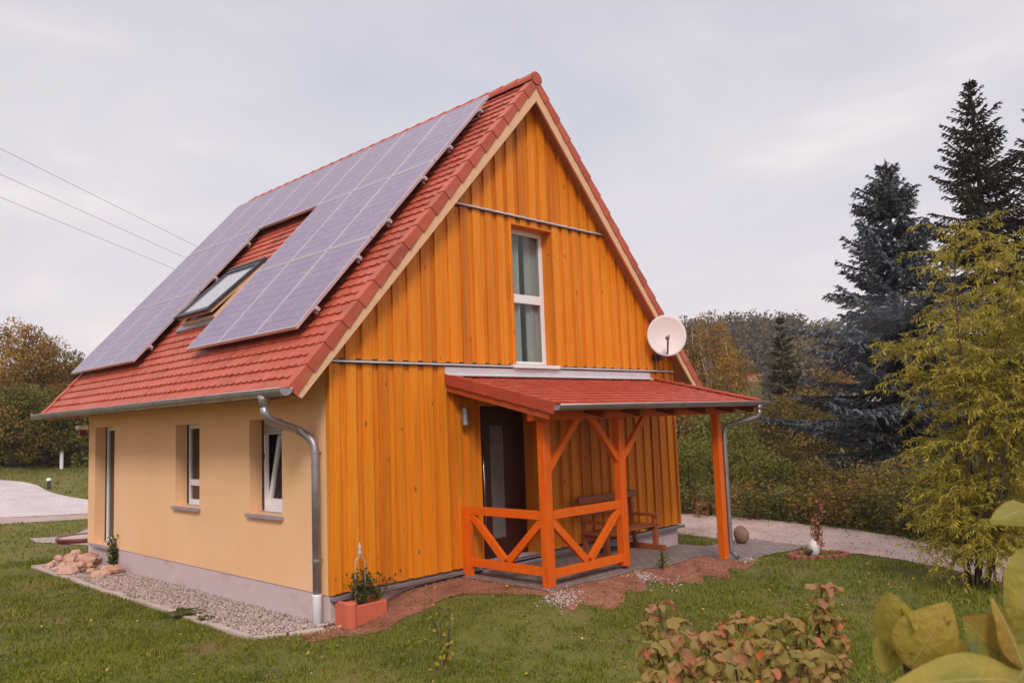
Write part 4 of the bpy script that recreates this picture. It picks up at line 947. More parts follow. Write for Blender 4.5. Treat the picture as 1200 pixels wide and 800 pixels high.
# curly willow
wp = ground_px(1150, 688); wx, wy = float(wp[0]), float(wp[1]); wz = hz(wx, wy); r = R_(101)
wt = thing('willow_tree', 'yellow green curly willow with thin stems at the roadside lawn', 'tree', (wx, wy, wz))
mb = MB(); C = []; D = []; Nn = []; A = []; Ln = []; Wd = []; shoots = []
rtv = np.array([math.cos(YAW), -math.sin(YAW), 0])
for i in range(12):
    az = 2*math.pi*i/12+r.uniform(-.3, .3); sp = r.uniform(.35, 1.35); H = r.uniform(3.2, 5.0)
    off = np.array([math.cos(az), math.sin(az), 0])*sp+rtv*.92
    b = np.array([wx, wy, wz-.05])+np.array([math.cos(az), math.sin(az), 0])*r.uniform(.03, .20)
    pts = [b+off*(s**1.4)+np.array([0, 0, H*s])+np.array([.07*math.sin(s*11+i), .07*math.cos(s*9+i), 0])*min(1, s*6) for s in np.linspace(0, 1, 12)]
    mb.tube(pts, [.014*(1-.8*s)+.004 for s in np.linspace(0, 1, 12)], 6)
    for q in range(19):
        s = r.uniform(.16, 1.)**.8; k = int(s*10.99); shoots.append(pts[k]+(pts[min(11, k+1)]-pts[k])*r.uniform())
    for q in range(3): shoots.append(pts[1]+(pts[3]-pts[1])*r.uniform(.1, 1)-rtv*r.uniform(0, .25))
tw = MB()
for p0 in shoots:
    for _ in range(5):
        az = r.uniform(0, 6.28); L0 = r.uniform(.4, 1.05); p = p0.copy(); d = np.array([math.cos(az), math.sin(az), r.uniform(.1, .9)]); ph = r.uniform(0, 6.28); fr = r.uniform(14, 24); ba = r.uniform(); P = [p.copy()]
        ns_ = int(L0/.045)
        for q in range(ns_):
            d = d+np.array([0, 0, -.06])+r.normal(0, .04, 3); d /= np.linalg.norm(d)
            cv = np.array([math.sin(ph+fr*q*.045), math.cos(ph+fr*q*.045), .4*math.sin(fr*q*.045*1.3)])*.55
            p = p+(d+cv)*.045*.85; P.append(p.copy())
            if q > 1:
                for sg in range(2):
                    dd = d*.5+unit(1, r)[0]*.8+np.array([0, 0, -.55]); ll = r.uniform(.06, .115)
                    C.append(p+dd/np.linalg.norm(dd)*ll*.5); D.append(dd); Nn.append(unit(1, r)[0]); Ln.append(ll); Wd.append(r.uniform(.013, .021)); A.append(np.clip(.45*ba+.55*r.uniform(), 0, 1))
        tw.tube(P[::2], [.004]*len(P[::2]), 3, cap=False)
mb.build('trunk', M['bark'], wt, smooth=True); kind(tw.build('twig', M['twig'], wt), 'stuff'); V, F = leaf_quads(np.array(C), np.array(D), np.array(Nn), np.array(Ln), np.array(Wd)); np_mesh('crown', V, F, M['willow'], parent=wt, attr=np.array(A))

# ------------------------------------------------------------------ trees on the left
lt = [(-28, 44, 378, 3.2, 'autumn2', 'olive brown tree cut off by the left edge'), (26, 42, 366, 2.7, 'autumn3', 'tallest ochre tree in the wood left of the house'), (62, 45, 392, 2.3, 'autumn1', 'bronze tree right of the tallest ochre tree'),
      (98, 47, 404, 2.0, 'olive', 'olive tree whose top stands beside the solar panel corner'), (5, 38, 440, 2.4, 'olive', 'greener lower tree in front at the left edge'), (45, 38, 455, 2.4, 'autumn2', 'dark lower tree in front of the tallest ochre tree'), (84, 39, 462, 2.3, 'olive', 'greener lower tree right below the gutter end'),
      (120, 42, 440, 2.6, 'autumn2', 'dark tree mostly hidden behind the house wall'), (-60, 40, 420, 3.0, 'autumn1', 'bronze tree beyond the left edge')]
for i, (px, d, yt, rx, mt, lab) in enumerate(lt[:-1]):
    p = at(px, 500, d); x, y = float(p[0]), float(p[1]); tree('autumn_tree', lab, 'tree', x, y, height_for(px, yt, d), rx, mt, 80, 200, .135, 'autumn trees behind the drive', R_(120+i), crown0=-.02, cr=.27)

# ------------------------------------------------------------------ far hill: wood and houses
r = R_(150); cs = []; rs = []; cb = []
for i in range(1500):
    a = r.uniform(.86, 1.52); dd = r.uniform(118, 240)
    if dd < 158 and abs(a-1.083) < .022: dd += 45
    x = CP[0]+math.sin(a)*dd; y = CP[1]+math.cos(a)*dd; H = r.uniform(6, 11); n = 7; z = hz(x, y)
    cc = crown_clumps((x, y, z+H*.55), H*.26, H*.42, n, r); cs.append(cc); rs.append(np.full(n, H*.16)); 
cs = np.vstack(cs); rs = np.hstack(rs); V, F, A = clump_leaves(cs, rs, 30, .62, r, 1., .8)
tb = r.uniform(0, 1, 1500).repeat(7*30); A = .6*tb+.4*A
o = np_mesh('hill_wood', V, F, M['forest'], attr=A); kind(o, 'stuff')
def far_house(px, py, d, label, wdt=7.):
    p = at(px, py, d); x, y, z = map(float, p); g = hz(x, y); t = thing('far_house', label, 'house', (x, y, g), 'houses below the wooded hill')
    u = np.array([_r0[0], _r0[1], 0]); v = np.array([math.sin(YAW), math.cos(YAW), 0]); c = np.array([x, y, 0]); a = wdt/2; b = 3.6; ze = z-1.1
    P = lambda i, j, zz: c+u*i+v*j+np.array([0, 0, zz])
    m = MB(); m.hexa([P(-a, -b, g-.5), P(a, -b, g-.5), P(a, b, g-.5), P(-a, b, g-.5)], [P(-a, -b, ze), P(a, -b, ze), P(a, b, ze), P(-a, b, ze)]); m.build('wall', M['farwall'], t)
    m = MB(); m.add([P(-a-.4, -b-.4, ze-.1), P(a+.4, -b-.4, ze-.1), P(a+.4, 0, ze+2.4), P(-a-.4, 0, ze+2.4), P(a+.4, b+.4, ze-.1), P(-a-.4, b+.4, ze-.1)], [(0, 1, 2, 3), (3, 2, 4, 5), (0, 3, 5), (1, 4, 2), (0, 5, 4, 1)]); m.build('roof', M['fartile'], t)
far_house(880, 447, 150, 'distant house whose orange roof shows left of the slim conifer', 3.6); far_house(1004, 438, 104, 'distant red roofed house glimpsed behind the blue spruce', 3)

# ------------------------------------------------------------------ power lines
for i, (a, b, lab) in enumerate([((0, 174), (229, 288), 'topmost of the three thin overhead power lines'), ((0, 204), (215, 301), 'middle one of the three thin overhead power lines'), ((0, 231), (202, 314), 'lowest of the three thin overhead power lines')]):
    A_ = at(*a, 34); B_ = at(*b, 46); A0 = A_-(B_-A_)*.5; B0 = B_+(B_-A_)*1.2
    m = MB(); m.tube([A0+(B0-A0)*s-np.array([0, 0, .0])+np.array([0, 0, -1.1*(s-.45)*(.55-s)*0]) for s in np.linspace(0, 1, 14)], .011, 5)
    tag(m.build('power_line', M['wire'], org=A_), lab, 'power line', 'overhead power lines')

# ------------------------------------------------------------------ small things round the house
def stone(c, rad, r, squash=.65, jag=.16):
    mb = MB(); n1, n2 = 7, 5; rr = r.uniform(1-jag, 1+jag, (n2+1, n1)); sc_ = np.array([r.uniform(.8, 1.35), r.uniform(.7, 1.1), squash]); an0 = r.uniform(0, 6.28); vs = []
    for j in range(n2+1):
        th = math.pi*j/n2
        for k in range(n1):
            ph = 2*math.pi*k/n1; q = np.array([math.sin(th)*math.cos(ph), math.sin(th)*math.sin(ph), math.cos(th)])*(rr[j, k] if 0 < j < n2 else rr[j, 0])*rad*sc_
            vs.append(np.array(c)+np.array([q[0]*math.cos(an0)-q[1]*math.sin(an0), q[0]*math.sin(an0)+q[1]*math.cos(an0), q[2]]))
    fs = [(j*n1+k, j*n1+(k+1) % n1, (j+1)*n1+(k+1) % n1, (j+1)*n1+k) for j in range(n2) for k in range(n1)]
    mb.add(vs, [f[::-1] for f in fs]); return mb
r = R_(200); pile = []
for i in range(52):
    lay = 0 if i < 36 else 1
    x = r.uniform(-.72, -.10) if lay == 0 else r.uniform(-.6, -.15); y = r.uniform(6.3, 8.7) if lay == 0 else r.uniform(6.8, 8.5); rad = r.uniform(.07, .15)
    c = (x, y, hz(x, y)+.02+rad*.45+lay*.13)
    o = stone(c, rad, r).build('sandstone_rock', M['rock'], org=(c[0], c[1], c[2]), bev=.012)
    tag(o, 'reddish sandstone rock in the loose heap on the gravel under the tall side window', 'rock', 'sandstone rocks heaped on the gravel')
# edging slabs
r = R_(210); n = 17
for i in range(n):
    y0_ = .42+(8.72-.42)*i/n; y1_ = .42+(8.72-.42)*(i+1)/n-.012; zt = hz(-.82, y0_)+.035+r.uniform(-.008, .008)
    m = MB(); j = r.normal(0, .008); m.box(-.87+j, -.78+j, y0_, y1_, zt-.12, zt)
    tag(m.build('edging_stone', M['conc'], org=(-.83, y0_, zt-.1), bev=.008), 'pale flush kerb stone edging the gravel strip along the ochre wall', 'kerb stone', 'kerb stones edging the gravel strip')
for k, (a, b) in enumerate([((-.83, .36), (-.52, .12)), ((-.50, .10), (-.16, -.10))]):
    za = hz(*a)+.03; m = MB(); m.bar((a[0], a[1], za-.05), (b[0], b[1], hz(*b)-.02), .09, .11); tag(m.build('edging_stone', M['conc'], org=(a[0], a[1], za-.1), bev=.008), ['kerb stone set slantwise at the near end of the gravel strip', 'kerb stone set slantwise closest to the downpipe foot'][k], 'kerb stone', 'kerb stones edging the gravel strip')
m = MB(); m.box(-.86, .0, 8.74, 8.83, -.5, -.345); tag(m.build('edging_stone', M['conc'], org=(-.4, 8.78, -.45), bev=.008), 'long kerb stone across the far end of the gravel strip', 'kerb stone', 'kerb stones edging the gravel strip')
# gravel stones as one mass
def pebbles(name, P, rad, mat_, r):
    base = np.array([[0, 0, 1], [.9, 0, .2], [.28, .86, .2], [-.73, .53, .2], [-.73, -.53, .2], [.28, -.86, .2], [0, 0, -.6]]); fc = [(0, i, i % 5+1) for i in range(1, 6)]+[(6, i % 5+1, i) for i in range(1, 6)]
    n = len(P); S = rad*r.uniform(.55, 1.4, (n, 1, 1))*r.uniform(.7, 1.2, (n, 1, 3)); an = r.uniform(0, 6.28, n); c, s = np.cos(an), np.sin(an)
    B = base[None]*S*r.uniform(.85, 1.15, (n, 7, 1)); Bx = B[..., 0]*c[:, None]-B[..., 1]*s[:, None]; By = B[..., 0]*s[:, None]+B[..., 1]*c[:, None]
    V = np.stack([Bx, By, B[..., 2]], -1)+P[:, None, :]; F = (np.array(fc)[None]+(np.arange(n)*7)[:, None, None]).reshape(-1, 3)
    return kind(np_mesh(name, V.reshape(-1, 3), F, mat_, attr=np.repeat(r.uniform(0, 1, n), 10)), 'stuff')
r = R_(220); n = 9000; x = r.uniform(-.78, .01, n); y = r.uniform(-.02, 8.7, n); k = in_poly(x, y, BEDP); x, y = x[k], y[k]
pebbles('gravel', np.stack([x, y, h(x, y)+.024+r.uniform(0, .012, len(x))], -1), .019, M['gravelst'], r)
P = []
for cx, cy, s, nn in ((2.05, -1.92, .13, 300), (3.72, -1.93, .10, 130), (3.9, -2.1, .14, 60), (6.75, -1.85, .09, 120), (6.5, -1.95, .14, 50), (-.1, -.12, .10, 60)):
    q = r.normal(0, 1, (nn, 2))*np.array([s*1.3, s*.8])+np.array([cx, cy]); P.append(np.stack([q[:, 0], q[:, 1], h(q[:, 0], q[:, 1])+.012], -1))
pebbles('white_pebbles', np.vstack(P), .013, M['whitest'], r)
n = 4200; x = r.uniform(-.8, 7, n); y = r.uniform(-2.6, .0, n); k = in_soil(x, y) & ~in_patio(x, y) & (y < -.06); x, y = x[k], y[k]
pebbles('soil_clods', np.stack([x, y, h(x, y)+.008], -1), .02, M['soil'], r)
n = 2600; x = r.uniform(4, 12.2, n); y = r.uniform(-8, 6, n); k = in_poly(x, y, ROADP); x, y = x[k], y[k]
pebbles('road_gravel', np.stack([x, y, h(x, y)+.016], -1), .016, M['gravelst'], r)
# planter stone with trellis and rose
pl = thing('planter', 'terracotta planting stone with a scroll front at the cladding corner', 'planter', (.30, -.20, -.33))
PXa, PXb, PYa, PYb, PZa, PZb = .0, .57, -.36, -.09, -.42, -.045
m = MB(); m.box(PXa+.06, PXb, PYa, PYa+.05, PZa, PZb-.05); m.box(PXa, PXb, PYb-.04, PYb, PZa, PZb-.03); m.box(PXa, PXa+.06, PYa+.05, PYb-.04, PZa, PZb); m.box(PXb-.05, PXb, PYa+.05, PYb-.04, PZa, PZb-.05)
m.build('rim', M['terracotta'], pl, bev=.012)
m = MB(); m.tube([(PXa+.075, PYa+.045, PZa), (PXa+.075, PYa+.045, PZb-.02), (PXa+.075, PYa+.045, PZb-.002)], [.070, .070, .058], 24); m.build('scroll', M['terracotta'], pl, smooth=False)
m = MB(); m.box(PXa+.055, PXb-.045, PYa+.045, PYb-.035, PZa+.02, PZb-.09); m.build('soil_fill', M['soil'], pl)
tr = thing('trellis', 'white metal garden trellis with finial stuck in the terracotta planter', 'trellis', (.28, -.22, -.14))
m = MB(); a, b = .21, .35; zt = .36
for yy_ in (-.22,):
    m.tube([(a, yy_, -.13), (a, yy_, zt)]+[(.28-.07*math.cos(t_), yy_, zt+.085*math.sin(t_)) for t_ in np.linspace(.2, math.pi-.2, 9)]+[(b, yy_, zt), (b, yy_, -.13)], .006, 6)
    m.tube([(a, yy_, .12), (b, yy_, .13)], .005, 6)
m.build('frame', M['ornament'], tr, smooth=True)
m = MB(); m.lathe((.28, -.22, zt+.08), [(0, 0), (.014, .01), (.027, .04), (.024, .07), (.014, .085), (.026, .105), (.02, .13), (.009, .15), (0, .185)], 12); m.build('finial', M['ornament'], tr, smooth=True)
def rosebush(name, label, x, y, z, H, spread, n, m_leaf, r, size=.04, cat='plant', arch=0):
    t = thing(name, label, cat, (x, y, z)); mb = MB(); C = []; D = []; Nn = []; A = []
    for i in range(n):
        az = r.uniform(0, 6.28); o_ = np.array([math.cos(az), math.sin(az)*.55, 0])*spread*r.uniform(.3, 1); hh = H*r.uniform(.5, 1.05)
        pts = [np.array([x, y, z])+o_*s**1.4+np.array([0, 0, hh*s-arch*s*s*hh]) for s in np.linspace(0, 1, 6)]; mb.tube(pts, [.005]*5+[.002], 5)
        for q in range(22):
            s = r.uniform(.2, 1.03); k = min(4, int(s*5)); p = pts[k]+(pts[k+1]-pts[k])*(s*5-k); C.append(p+r.normal(0, .035, 3)); D.append(r.normal(0, 1, 3)+np.array([0, 0, -.2])); Nn.append(r.normal(0, .8, 3)+np.array([-.2, -.4, .7])); A.append(r.uniform())
    mb.build('stem', M['bark'], t); s = size*r.uniform(.7, 1.3, len(C)); V, F = leaf_quads(np.array(C), np.array(D), np.array(Nn), s, s*.65); np_mesh('foliage', V, F, M[m_leaf], parent=t, attr=np.array(A)); return t
rosebush('rose_bush', 'dark green rose growing through the white trellis in the planter', .33, -.20, -.14, .42, .20, 14, 'green', R_(231), .045)
rosebush('rose_shoot', 'loose green rose shoot arching over the planter along the boards', .55, -.22, -.14, .36, .30, 6, 'green', R_(232), .05)
p = ground_px(522, 790); rosebush('young_rose', 'spindly young rose with yellow leaves standing in the lawn', float(p[0]), float(p[1]), float(p[2]), .62, .2, 5, 'yellowleaf', R_(233), .05)
p = ground_px(776, 668); rosebush('wild_plant', 'thin grey green weed at the patio edge in front of the bench', float(p[0]), float(p[1]), float(p[2]), .32, .10, 6, 'olive', R_(234), .035)
rosebush('climbing_plant', 'small climber growing from the gravel beside the tall side window', -.05, 6.93, -.36, .55, .12, 9, 'green', R_(235), .07)
p = ground_px(228, 724)
def rosette(label, p, r, L0=.2):
    t = thing('dock_plant', label, 'plant', p); m = MB()
    for i in range(11):
        az = r.uniform(0, 6.28); d = np.array([math.cos(az), math.sin(az), 0]); s_ = np.array([-d[1], d[0], 0]); ll = L0*r.uniform(.6, 1.2); w_ = ll*.17
        m.grid(lambda u, v: np.array(p)+d*ll*u+s_*w_*(v-.5)*2*math.sin(math.pi*min(1, u*.9+.06))+np.array([0, 0, .02+ll*.55*u*(1-.75*u)+.02*abs(v-.5)]), 6, 2)
    m.build('foliage', M['green'], t, smooth=True)
rosette('broad leaved dock growing at the outer kerb of the gravel strip', tuple(ground_px(212, 724)), R_(236), .30)
rosette('small dock right beside the larger one at the gravel kerb', tuple(ground_px(243, 728)), R_(237), .16)
# boulder, bed ring, white stone, sapling
p = ground_px(869, 637); c = (float(p[0]), float(p[1]), float(p[2])+.16)
o = stone(c, .20, R_(240), .86, .13).build('boulder', M['boulder'], org=(c[0], c[1], c[2]-.16), smooth=True); o.modifiers.new('sub', 'SUBSURF').levels = 2; o.modifiers['sub'].render_levels = 2
tag(o, 'round brown boulder beside the road right of the porch downpipe', 'boulder')
p = ground_px(848, 636); rosebush('wild_plant', 'small dry weed between the porch post and the boulder', float(p[0]), float(p[1]), float(p[2]), .16, .12, 5, 'brown', R_(241), .05)
p = ground_px(959, 653); bc = np.array([float(p[0]), float(p[1]), float(p[2])])
be = thing('bed_edging', 'curved reddish brown palisade edging round the little bed by the road', 'bed edging', bc)
for i in range(22):
    an = 2*math.pi*i/22; q = bc+np.array([.46*math.cos(an), .30*math.sin(an), 0]); q = bc+_r0*.46*math.cos(an)+np.array([math.sin(YAW), math.cos(YAW), 0])*.28*math.sin(an)
    m = MB(); m.lathe((q[0], q[1], hz(q[0], q[1])-.05), [(.05, 0), (.05, .09+random.uniform(0, .03)), (.04, .125), (.0, .13)], 8); m.build('palisade', M['rock2'], be)
q = bc-_r0*.06+np.array([0, 0, .15]); o = stone(q, .15, R_(243), .95, .05).build('white_stone', M['dish'], org=(q[0], q[1], q[2]-.15), smooth=True); o.modifiers.new('sub', 'SUBSURF').levels = 2; o.modifiers['sub'].render_levels = 2
tag(o, 'rounded white garden stone lying in the little palisade edged bed', 'stone')
q = bc-_r0*.20-np.array([math.sin(YAW), math.cos(YAW), 0])*.2+np.array([0, 0, .14]); tag(stone(q, .045, R_(244), .9).build('dark_stone', M['dark'], org=q), 'small dark stone in front of the white garden stone', 'stone')
rosebush('red_sapling', 'thin sapling with reddish leaves growing in the palisade edged bed', bc[0], bc[1], bc[2], .95, .22, 7, 'redleaf', R_(245), .07)
# left side odds
p = ground_px(101, 633); q = np.array([float(p[0]), float(p[1]), float(p[2])])
sb = thing('sandbox', 'low round red sandbox on the gravel path past the house corner', 'sandbox', q)
m = MB(); m.lathe(q, [(.60, -.02), (.63, .05), (.64, .09), (.61, .12), (.57, .10), (.55, .05)], 28); m.build('rim', M['redplastic'], sb, smooth=True)
m = MB(); m.lathe(q, [(.575, .05), (.575, .09), (.2, .12), (0, .12)], 24); m.build('sand', M['sand'], sb)
m = MB(); dv = np.array([math.sin(YAW), math.cos(YAW), 0]); a = q+dv*.75; m.hexa([a-_r0*.75+np.array([0, 0, -.02]), a+_r0*.8+np.array([0, 0, .24]), a+_r0*.8+dv*.7+np.array([0, 0, .30]), a-_r0*.75+dv*.7+np.array([0, 0, .06])], [a-_r0*.75+np.array([0, 0, .03]), a+_r0*.8+np.array([0, 0, .29]), a+_r0*.8+dv*.7+np.array([0, 0, .35]), a-_r0*.75+dv*.7+np.array([0, 0, .11])])
tag(m.build('cover_board', M['sill'], org=a), 'grey slanting board propped behind the red sandbox', 'board')
p = ground_px(57, 573); q = tuple(map(float, p)); bl = thing('path_lamp', 'short dark bollard lamp with pale cap at the drive edge', 'lamp', q)
m = MB(); m.lathe(q, [(.07, -.05), (.07, .30), (.05, .31)], 12); m.build('lamp_post', M['dark'], bl); m = MB(); m.lathe((q[0], q[1], q[2]+.31), [(.06, 0), (.09, .03), (.09, .09), (.05, .12), (0, .125)], 12); m.build('lamp_head', M['white'], bl)
p = ground_px(72, 549); q = tuple(map(float, p)); m = MB(); m.lathe(q, [(.08, -.1), (.08, .82), (.05, .88), (0, .89)], 10); tag(m.build('marker_post', M['white'], org=q), 'white marker post on the far lawn before the trees', 'post')
p = onX(100, 503, -.08); q = np.array([-.07, 8.62, float(p[2])]); bb = thing('wall_lantern', 'small white hooded lantern with red base past the far wall corner', 'lantern', q)
m = MB(); m.box(q[0]-.06, q[0]+.06, q[1]-.05, q[1]+.05, q[2]-.12, q[2]-.002); m.bar((q[0], q[1], q[2]-.09), (q[0]+.15, q[1]-.1, q[2]-.09), .03, .03); m.build('lantern_body', M['redplastic'], bb)
m = MB(); m.prism([(q[0]-.10, q[1]-.09), (q[0]+.09, q[1]-.09), (q[0]+.09, q[1]+.09), (q[0]-.10, q[1]+.09)], q[2], q[2]+.08); m.build('hood', M['white'], bb, bev=.02)

# ------------------------------------------------------------------ lawn
r = R_(300)
def lawn_ok(x, y):
    bad = in_poly(x, y, ROADP) | in_poly(x, y, DRIVEP) | in_poly(x, y, PATHP) | in_patio(x, y) | in_poly(x, y, [(-.9, .4), (-.35, -.1), (.1, -.1), (.1, 8.85), (-.9, 8.85)]) | ((x > -.02) & (x < 7.52) & (y > -.06) & (y < LEN))
    return ~bad
def blades(n, r0, r1, ln, wd_, keep_soil=.13):
    a = r.uniform(YAW-.66, YAW+.66, n); d = np.sqrt(r.uniform(r0*r0, r1*r1, n)); x = CP[0]+np.sin(a)*d; y = CP[1]+np.cos(a)*d
    k = lawn_ok(x, y); s = in_soil(x+r.normal(0, .10, n), y+r.normal(0, .10, n)); k &= ~s | (r.uniform(0, 1, n) < keep_soil)
    bare = vnoise(x, y, 2.6, 21)+.7*vnoise(x, y, 8, 22)+.5*vnoise(x, y, 19, 23); near = np.exp(-((y+1.6)/1.6)**2)*((x > -1.5) & (x < 6.5)); k &= r.uniform(0, 1, n) < np.clip(1.1-(1.2+1.2*near)*np.clip(bare-.02, 0, 1)-.45*near, .10, 1)
    x, y = x[k], y[k]; n = len(x); z = h(x, y); tall = 1+.7*np.clip(vnoise(x, y, 4, 30)+.6*vnoise(x, y, 15, 31), -.75, 1)
    az = r.uniform(0, 6.28, n); le = ln*r.uniform(.55, 1.35, n)*tall; lean = r.uniform(.15, .95, n)*le
    dx, dy = np.cos(az), np.sin(az); sx_, sy_ = -dy*wd_/2, dx*wd_/2
    v0 = np.stack([x-sx_, y-sy_, z-.005], -1); v1 = np.stack([x+sx_, y+sy_, z-.005], -1)
    v2 = np.stack([x+sx_*.8+dx*lean*.4, y+sy_*.8+dy*lean*.4, z+le*.62], -1); v3 = np.stack([x-sx_*.8+dx*lean*.4, y-sy_*.8+dy*lean*.4, z+le*.62], -1); v4 = np.stack([x+dx*lean, y+dy*lean, z+le*.85], -1)
    V = np.stack([v0, v1, v2, v3, v4], 1).reshape(-1, 3); b = (np.arange(n)*5)[:, None]
    F = np.concatenate([b+np.array([[0, 1, 2]]), b+np.array([[0, 2, 3]]), b+np.array([[3, 2, 4]])], 1).reshape(-1, 3)
    return V, F, np.repeat(r.uniform(0, 1, n), 3)
parts = [blades(170000, 4.2, 11, .045, .0075), blades(110000, 11, 19, .055, .012), blades(50000, 19, 34, .065, .022), blades(60000, 34, 58, .09, .04)]
V = []; F = []; A = []; o_ = 0
for v, f, a in parts: V.append(v); F.append(f+o_); A.append(a); o_ += len(v)
kind(np_mesh('grass', np.vstack(V), np.vstack(F), M['grass'], attr=np.hstack(A)), 'stuff')
n = 60000; a = r.uniform(YAW-.62, YAW+.62, n); d = np.sqrt(r.uniform(18, 240, n)); x = CP[0]+np.sin(a)*d; y = CP[1]+np.cos(a)*d
k = lawn_ok(x, y) & ~in_soil(x, y) & (r.uniform(-.5, .6, n) < vnoise(x, y, 5, 41)+.6*vnoise(x, y, 17, 42)); x, y = x[k], y[k]; n = len(x)
V, F = leaf_quads(np.stack([x, y, h(x, y)+r.uniform(.008, .035, n)], -1), unit(n, r)*np.array([1, 1, .5]), np.array([0, 0, 1])+r.normal(0, .5, (n, 3)), r.uniform(.02, .055, n), r.uniform(.010, .024, n))
kind(np_mesh('lawn_weeds', V, F, M['weed'], attr=r.uniform(0, 1, n)), 'stuff')
n = 620; a = r.uniform(YAW-.6, YAW+.6, n); d = np.sqrt(r.uniform(20, 260, n)); x = CP[0]+np.sin(a)*d; y = CP[1]+np.cos(a)*d; k = lawn_ok(x, y); x, y = x[k], y[k]; n = len(x)
C = np.stack([x, y, h(x, y)+.05], -1); V, F = leaf_quads(C, unit(n, r)*np.array([1, 1, .3]), np.array([0, 0, 1])+r.normal(0, .4, (n, 3)), r.uniform(.025, .055, n), r.uniform(.018, .04, n))
kind(np_mesh('fallen_leaves', V, F, M['fallen'], attr=r.uniform(0, 1, n)), 'stuff')

# ------------------------------------------------------------------ foreground shrubs
def big_leaf(mb, base, tip, width, nrm, arch=.15, cup=.25, rnd=None, twist=0., nu=10, nv=6, point=.75, wav=.0):
    base = np.array(base, float); tip = np.array(tip, float); d = tip-base; L_ = np.linalg.norm(d); d /= L_; nrm = np.array(nrm, float); nrm = nrm-d*(nrm@d); nrm /= np.linalg.norm(nrm); s = np.cross(d, nrm)
    ph = random.uniform(0, 6)
    def fn(u, v):
        w_ = math.sin(math.pi*min(1, (u*.97+.015))**point)**.8*width/2; q = (v-.5)*2; an = twist*u
        ss = s*math.cos(an)+nrm*math.sin(an); nn = nrm*math.cos(an)-s*math.sin(an)
        return base+d*L_*u+ss*w_*q*(1-.12*abs(q)*abs(cup))+nn*(L_*arch*4*u*(1-u)*.6+cup*w_*q*q+wav*L_*math.sin(u*9+ph)*q-(.006 if abs(q) < .1 else 0)*L_*2)
    mb.grid(fn, nu, nv, rnd)
# autumn hydrangea
r = R_(401); random.seed(401)
hp = at(872, 800, 3.25); hx, hy = float(hp[0]), float(hp[1]); hg = hz(hx, hy)
hy_ = thing('hydrangea', 'shrub with drooping olive, tan and orange autumn leaves in the foreground lawn', 'shrub', (hx, hy, hg))
tops = [(772, 708, 3.5), (757, 728, 3.4), (790, 722, 3.3), (800, 742, 3.1), (768, 752, 3.0), (827, 738, 3.2), (845, 732, 3.35), (868, 726, 3.4), (893, 728, 3.3), (915, 722, 3.4), (872, 748, 3.0), (905, 750, 3.0), (930, 722, 3.2), (945, 742, 3.1), (962, 684, 3.2), (958, 712, 3.2), (978, 728, 3.3), (985, 748, 3.1), (955, 760, 2.9),
        (935, 775, 2.8), (900, 782, 2.8), (865, 780, 2.8), (830, 770, 2.9), (800, 775, 2.9), (770, 785, 2.9), (845, 800, 2.7), (890, 806, 2.7), (930, 805, 2.7), (970, 792, 2.8), (790, 806, 2.8), (760, 800, 2.9), (820, 750, 3.4), (850, 760, 3.1), (915, 765, 3.1), (978, 770, 3.0)]
mb = MB(); lv = MB()
for _ in range(5): tops.append((r.uniform(752, 995), r.uniform(738, 800), r.uniform(2.85, 3.6)))
for i, (px, py, d) in enumerate(tops):
    T = at(px, py, d); az0 = r.uniform(0, 6.28); b = np.array([hx+r.normal(0, .10), hy+r.normal(0, .10), hg-.02]); b = b+(np.array([T[0], T[1], b[2]])-b)*.45
    pts = [b+(T-b)*s+np.array([*r.normal(0, .008, 2), 0]) for s in np.linspace(0, 1, 6)]; mb.tube(pts, [.006, .0055, .005, .0045, .004, .003], 5)
    tone = r.uniform(.1, .75)
    nl = r.integers(6, 9) if i != 14 else 7
    for lay, (zoff, sc_) in enumerate(((0, 1.), (-.05, 1.1), (-.11, 1.1), (-.18, 1.05))):
        for k in range(nl if lay == 0 else 4):
            az = az0+2*math.pi*k/(nl if lay == 0 else 4)+r.uniform(-.4, .4)+lay; dv = np.array([math.cos(az), math.sin(az), 0]); ll = r.uniform(.040, .080)*sc_
            st = pts[-1]+np.array([0, 0, zoff])+dv*.012; dr = r.uniform(.3, 1.25)+.12*lay; tip = st+dv*ll*math.cos(dr)+np.array([0, 0, -ll*math.sin(dr)+.012])
            rn = np.clip(tone+r.normal(0, .14), 0, .86)
            if r.uniform() < .06: rn = r.uniform(.9, 1)
            big_leaf(lv, st, tip, ll*r.uniform(.62, .8), np.array([0, 0, 1.])+dv*.6, arch=r.uniform(.05, .16), cup=r.uniform(-.6, .7), rnd=rn, nu=8, nv=6, twist=r.normal(0, .35), wav=.09)
mb.build('stem', M['bark'], hy_, smooth=True); lv.build('foliage', M['hydrangea'], hy_, smooth=True)
# big leaved shrub, very near
r = R_(402); random.seed(402)
q = at(1150, 900, 1.15); bx_, by_ = float(q[0]), float(q[1])
rh = thing('rhododendron', 'near shrub with large leathery yellow green leaves at the lower right', 'shrub', (bx_, by_, hz(bx_, by_)))
lv = MB(); vw = -_fw
rbm = MB()
def rib(B_, T_, nrm, arch):
    d = T_-B_; L_ = np.linalg.norm(d); d = d/L_; n_ = nrm-d*(nrm@d); n_ /= np.linalg.norm(n_)
    us = np.linspace(0, .94, 12); rbm.tube([B_+d*L_*u+n_*(L_*arch*2.4*u*(1-u)-.010*L_) for u in us], [.0016*(1-.75*u) for u in us], 5)
def LF(b, t, wd_, rnd, dn=(0, 0, 0), **k):
    B_ = at(*b); T_ = at(*t); nrm = vw+_up*dn[1]+_rt*dn[0]; big_leaf(lv, B_, T_, wd_, nrm, rnd=rnd, nu=18, nv=10, wav=.018, **k); rib(B_, T_, nrm, k.get('arch', .15))
LF((1215, 600, 1.05), (1160, 612, 1.0), .042, .55, (0, .9), arch=.22, cup=-.4)
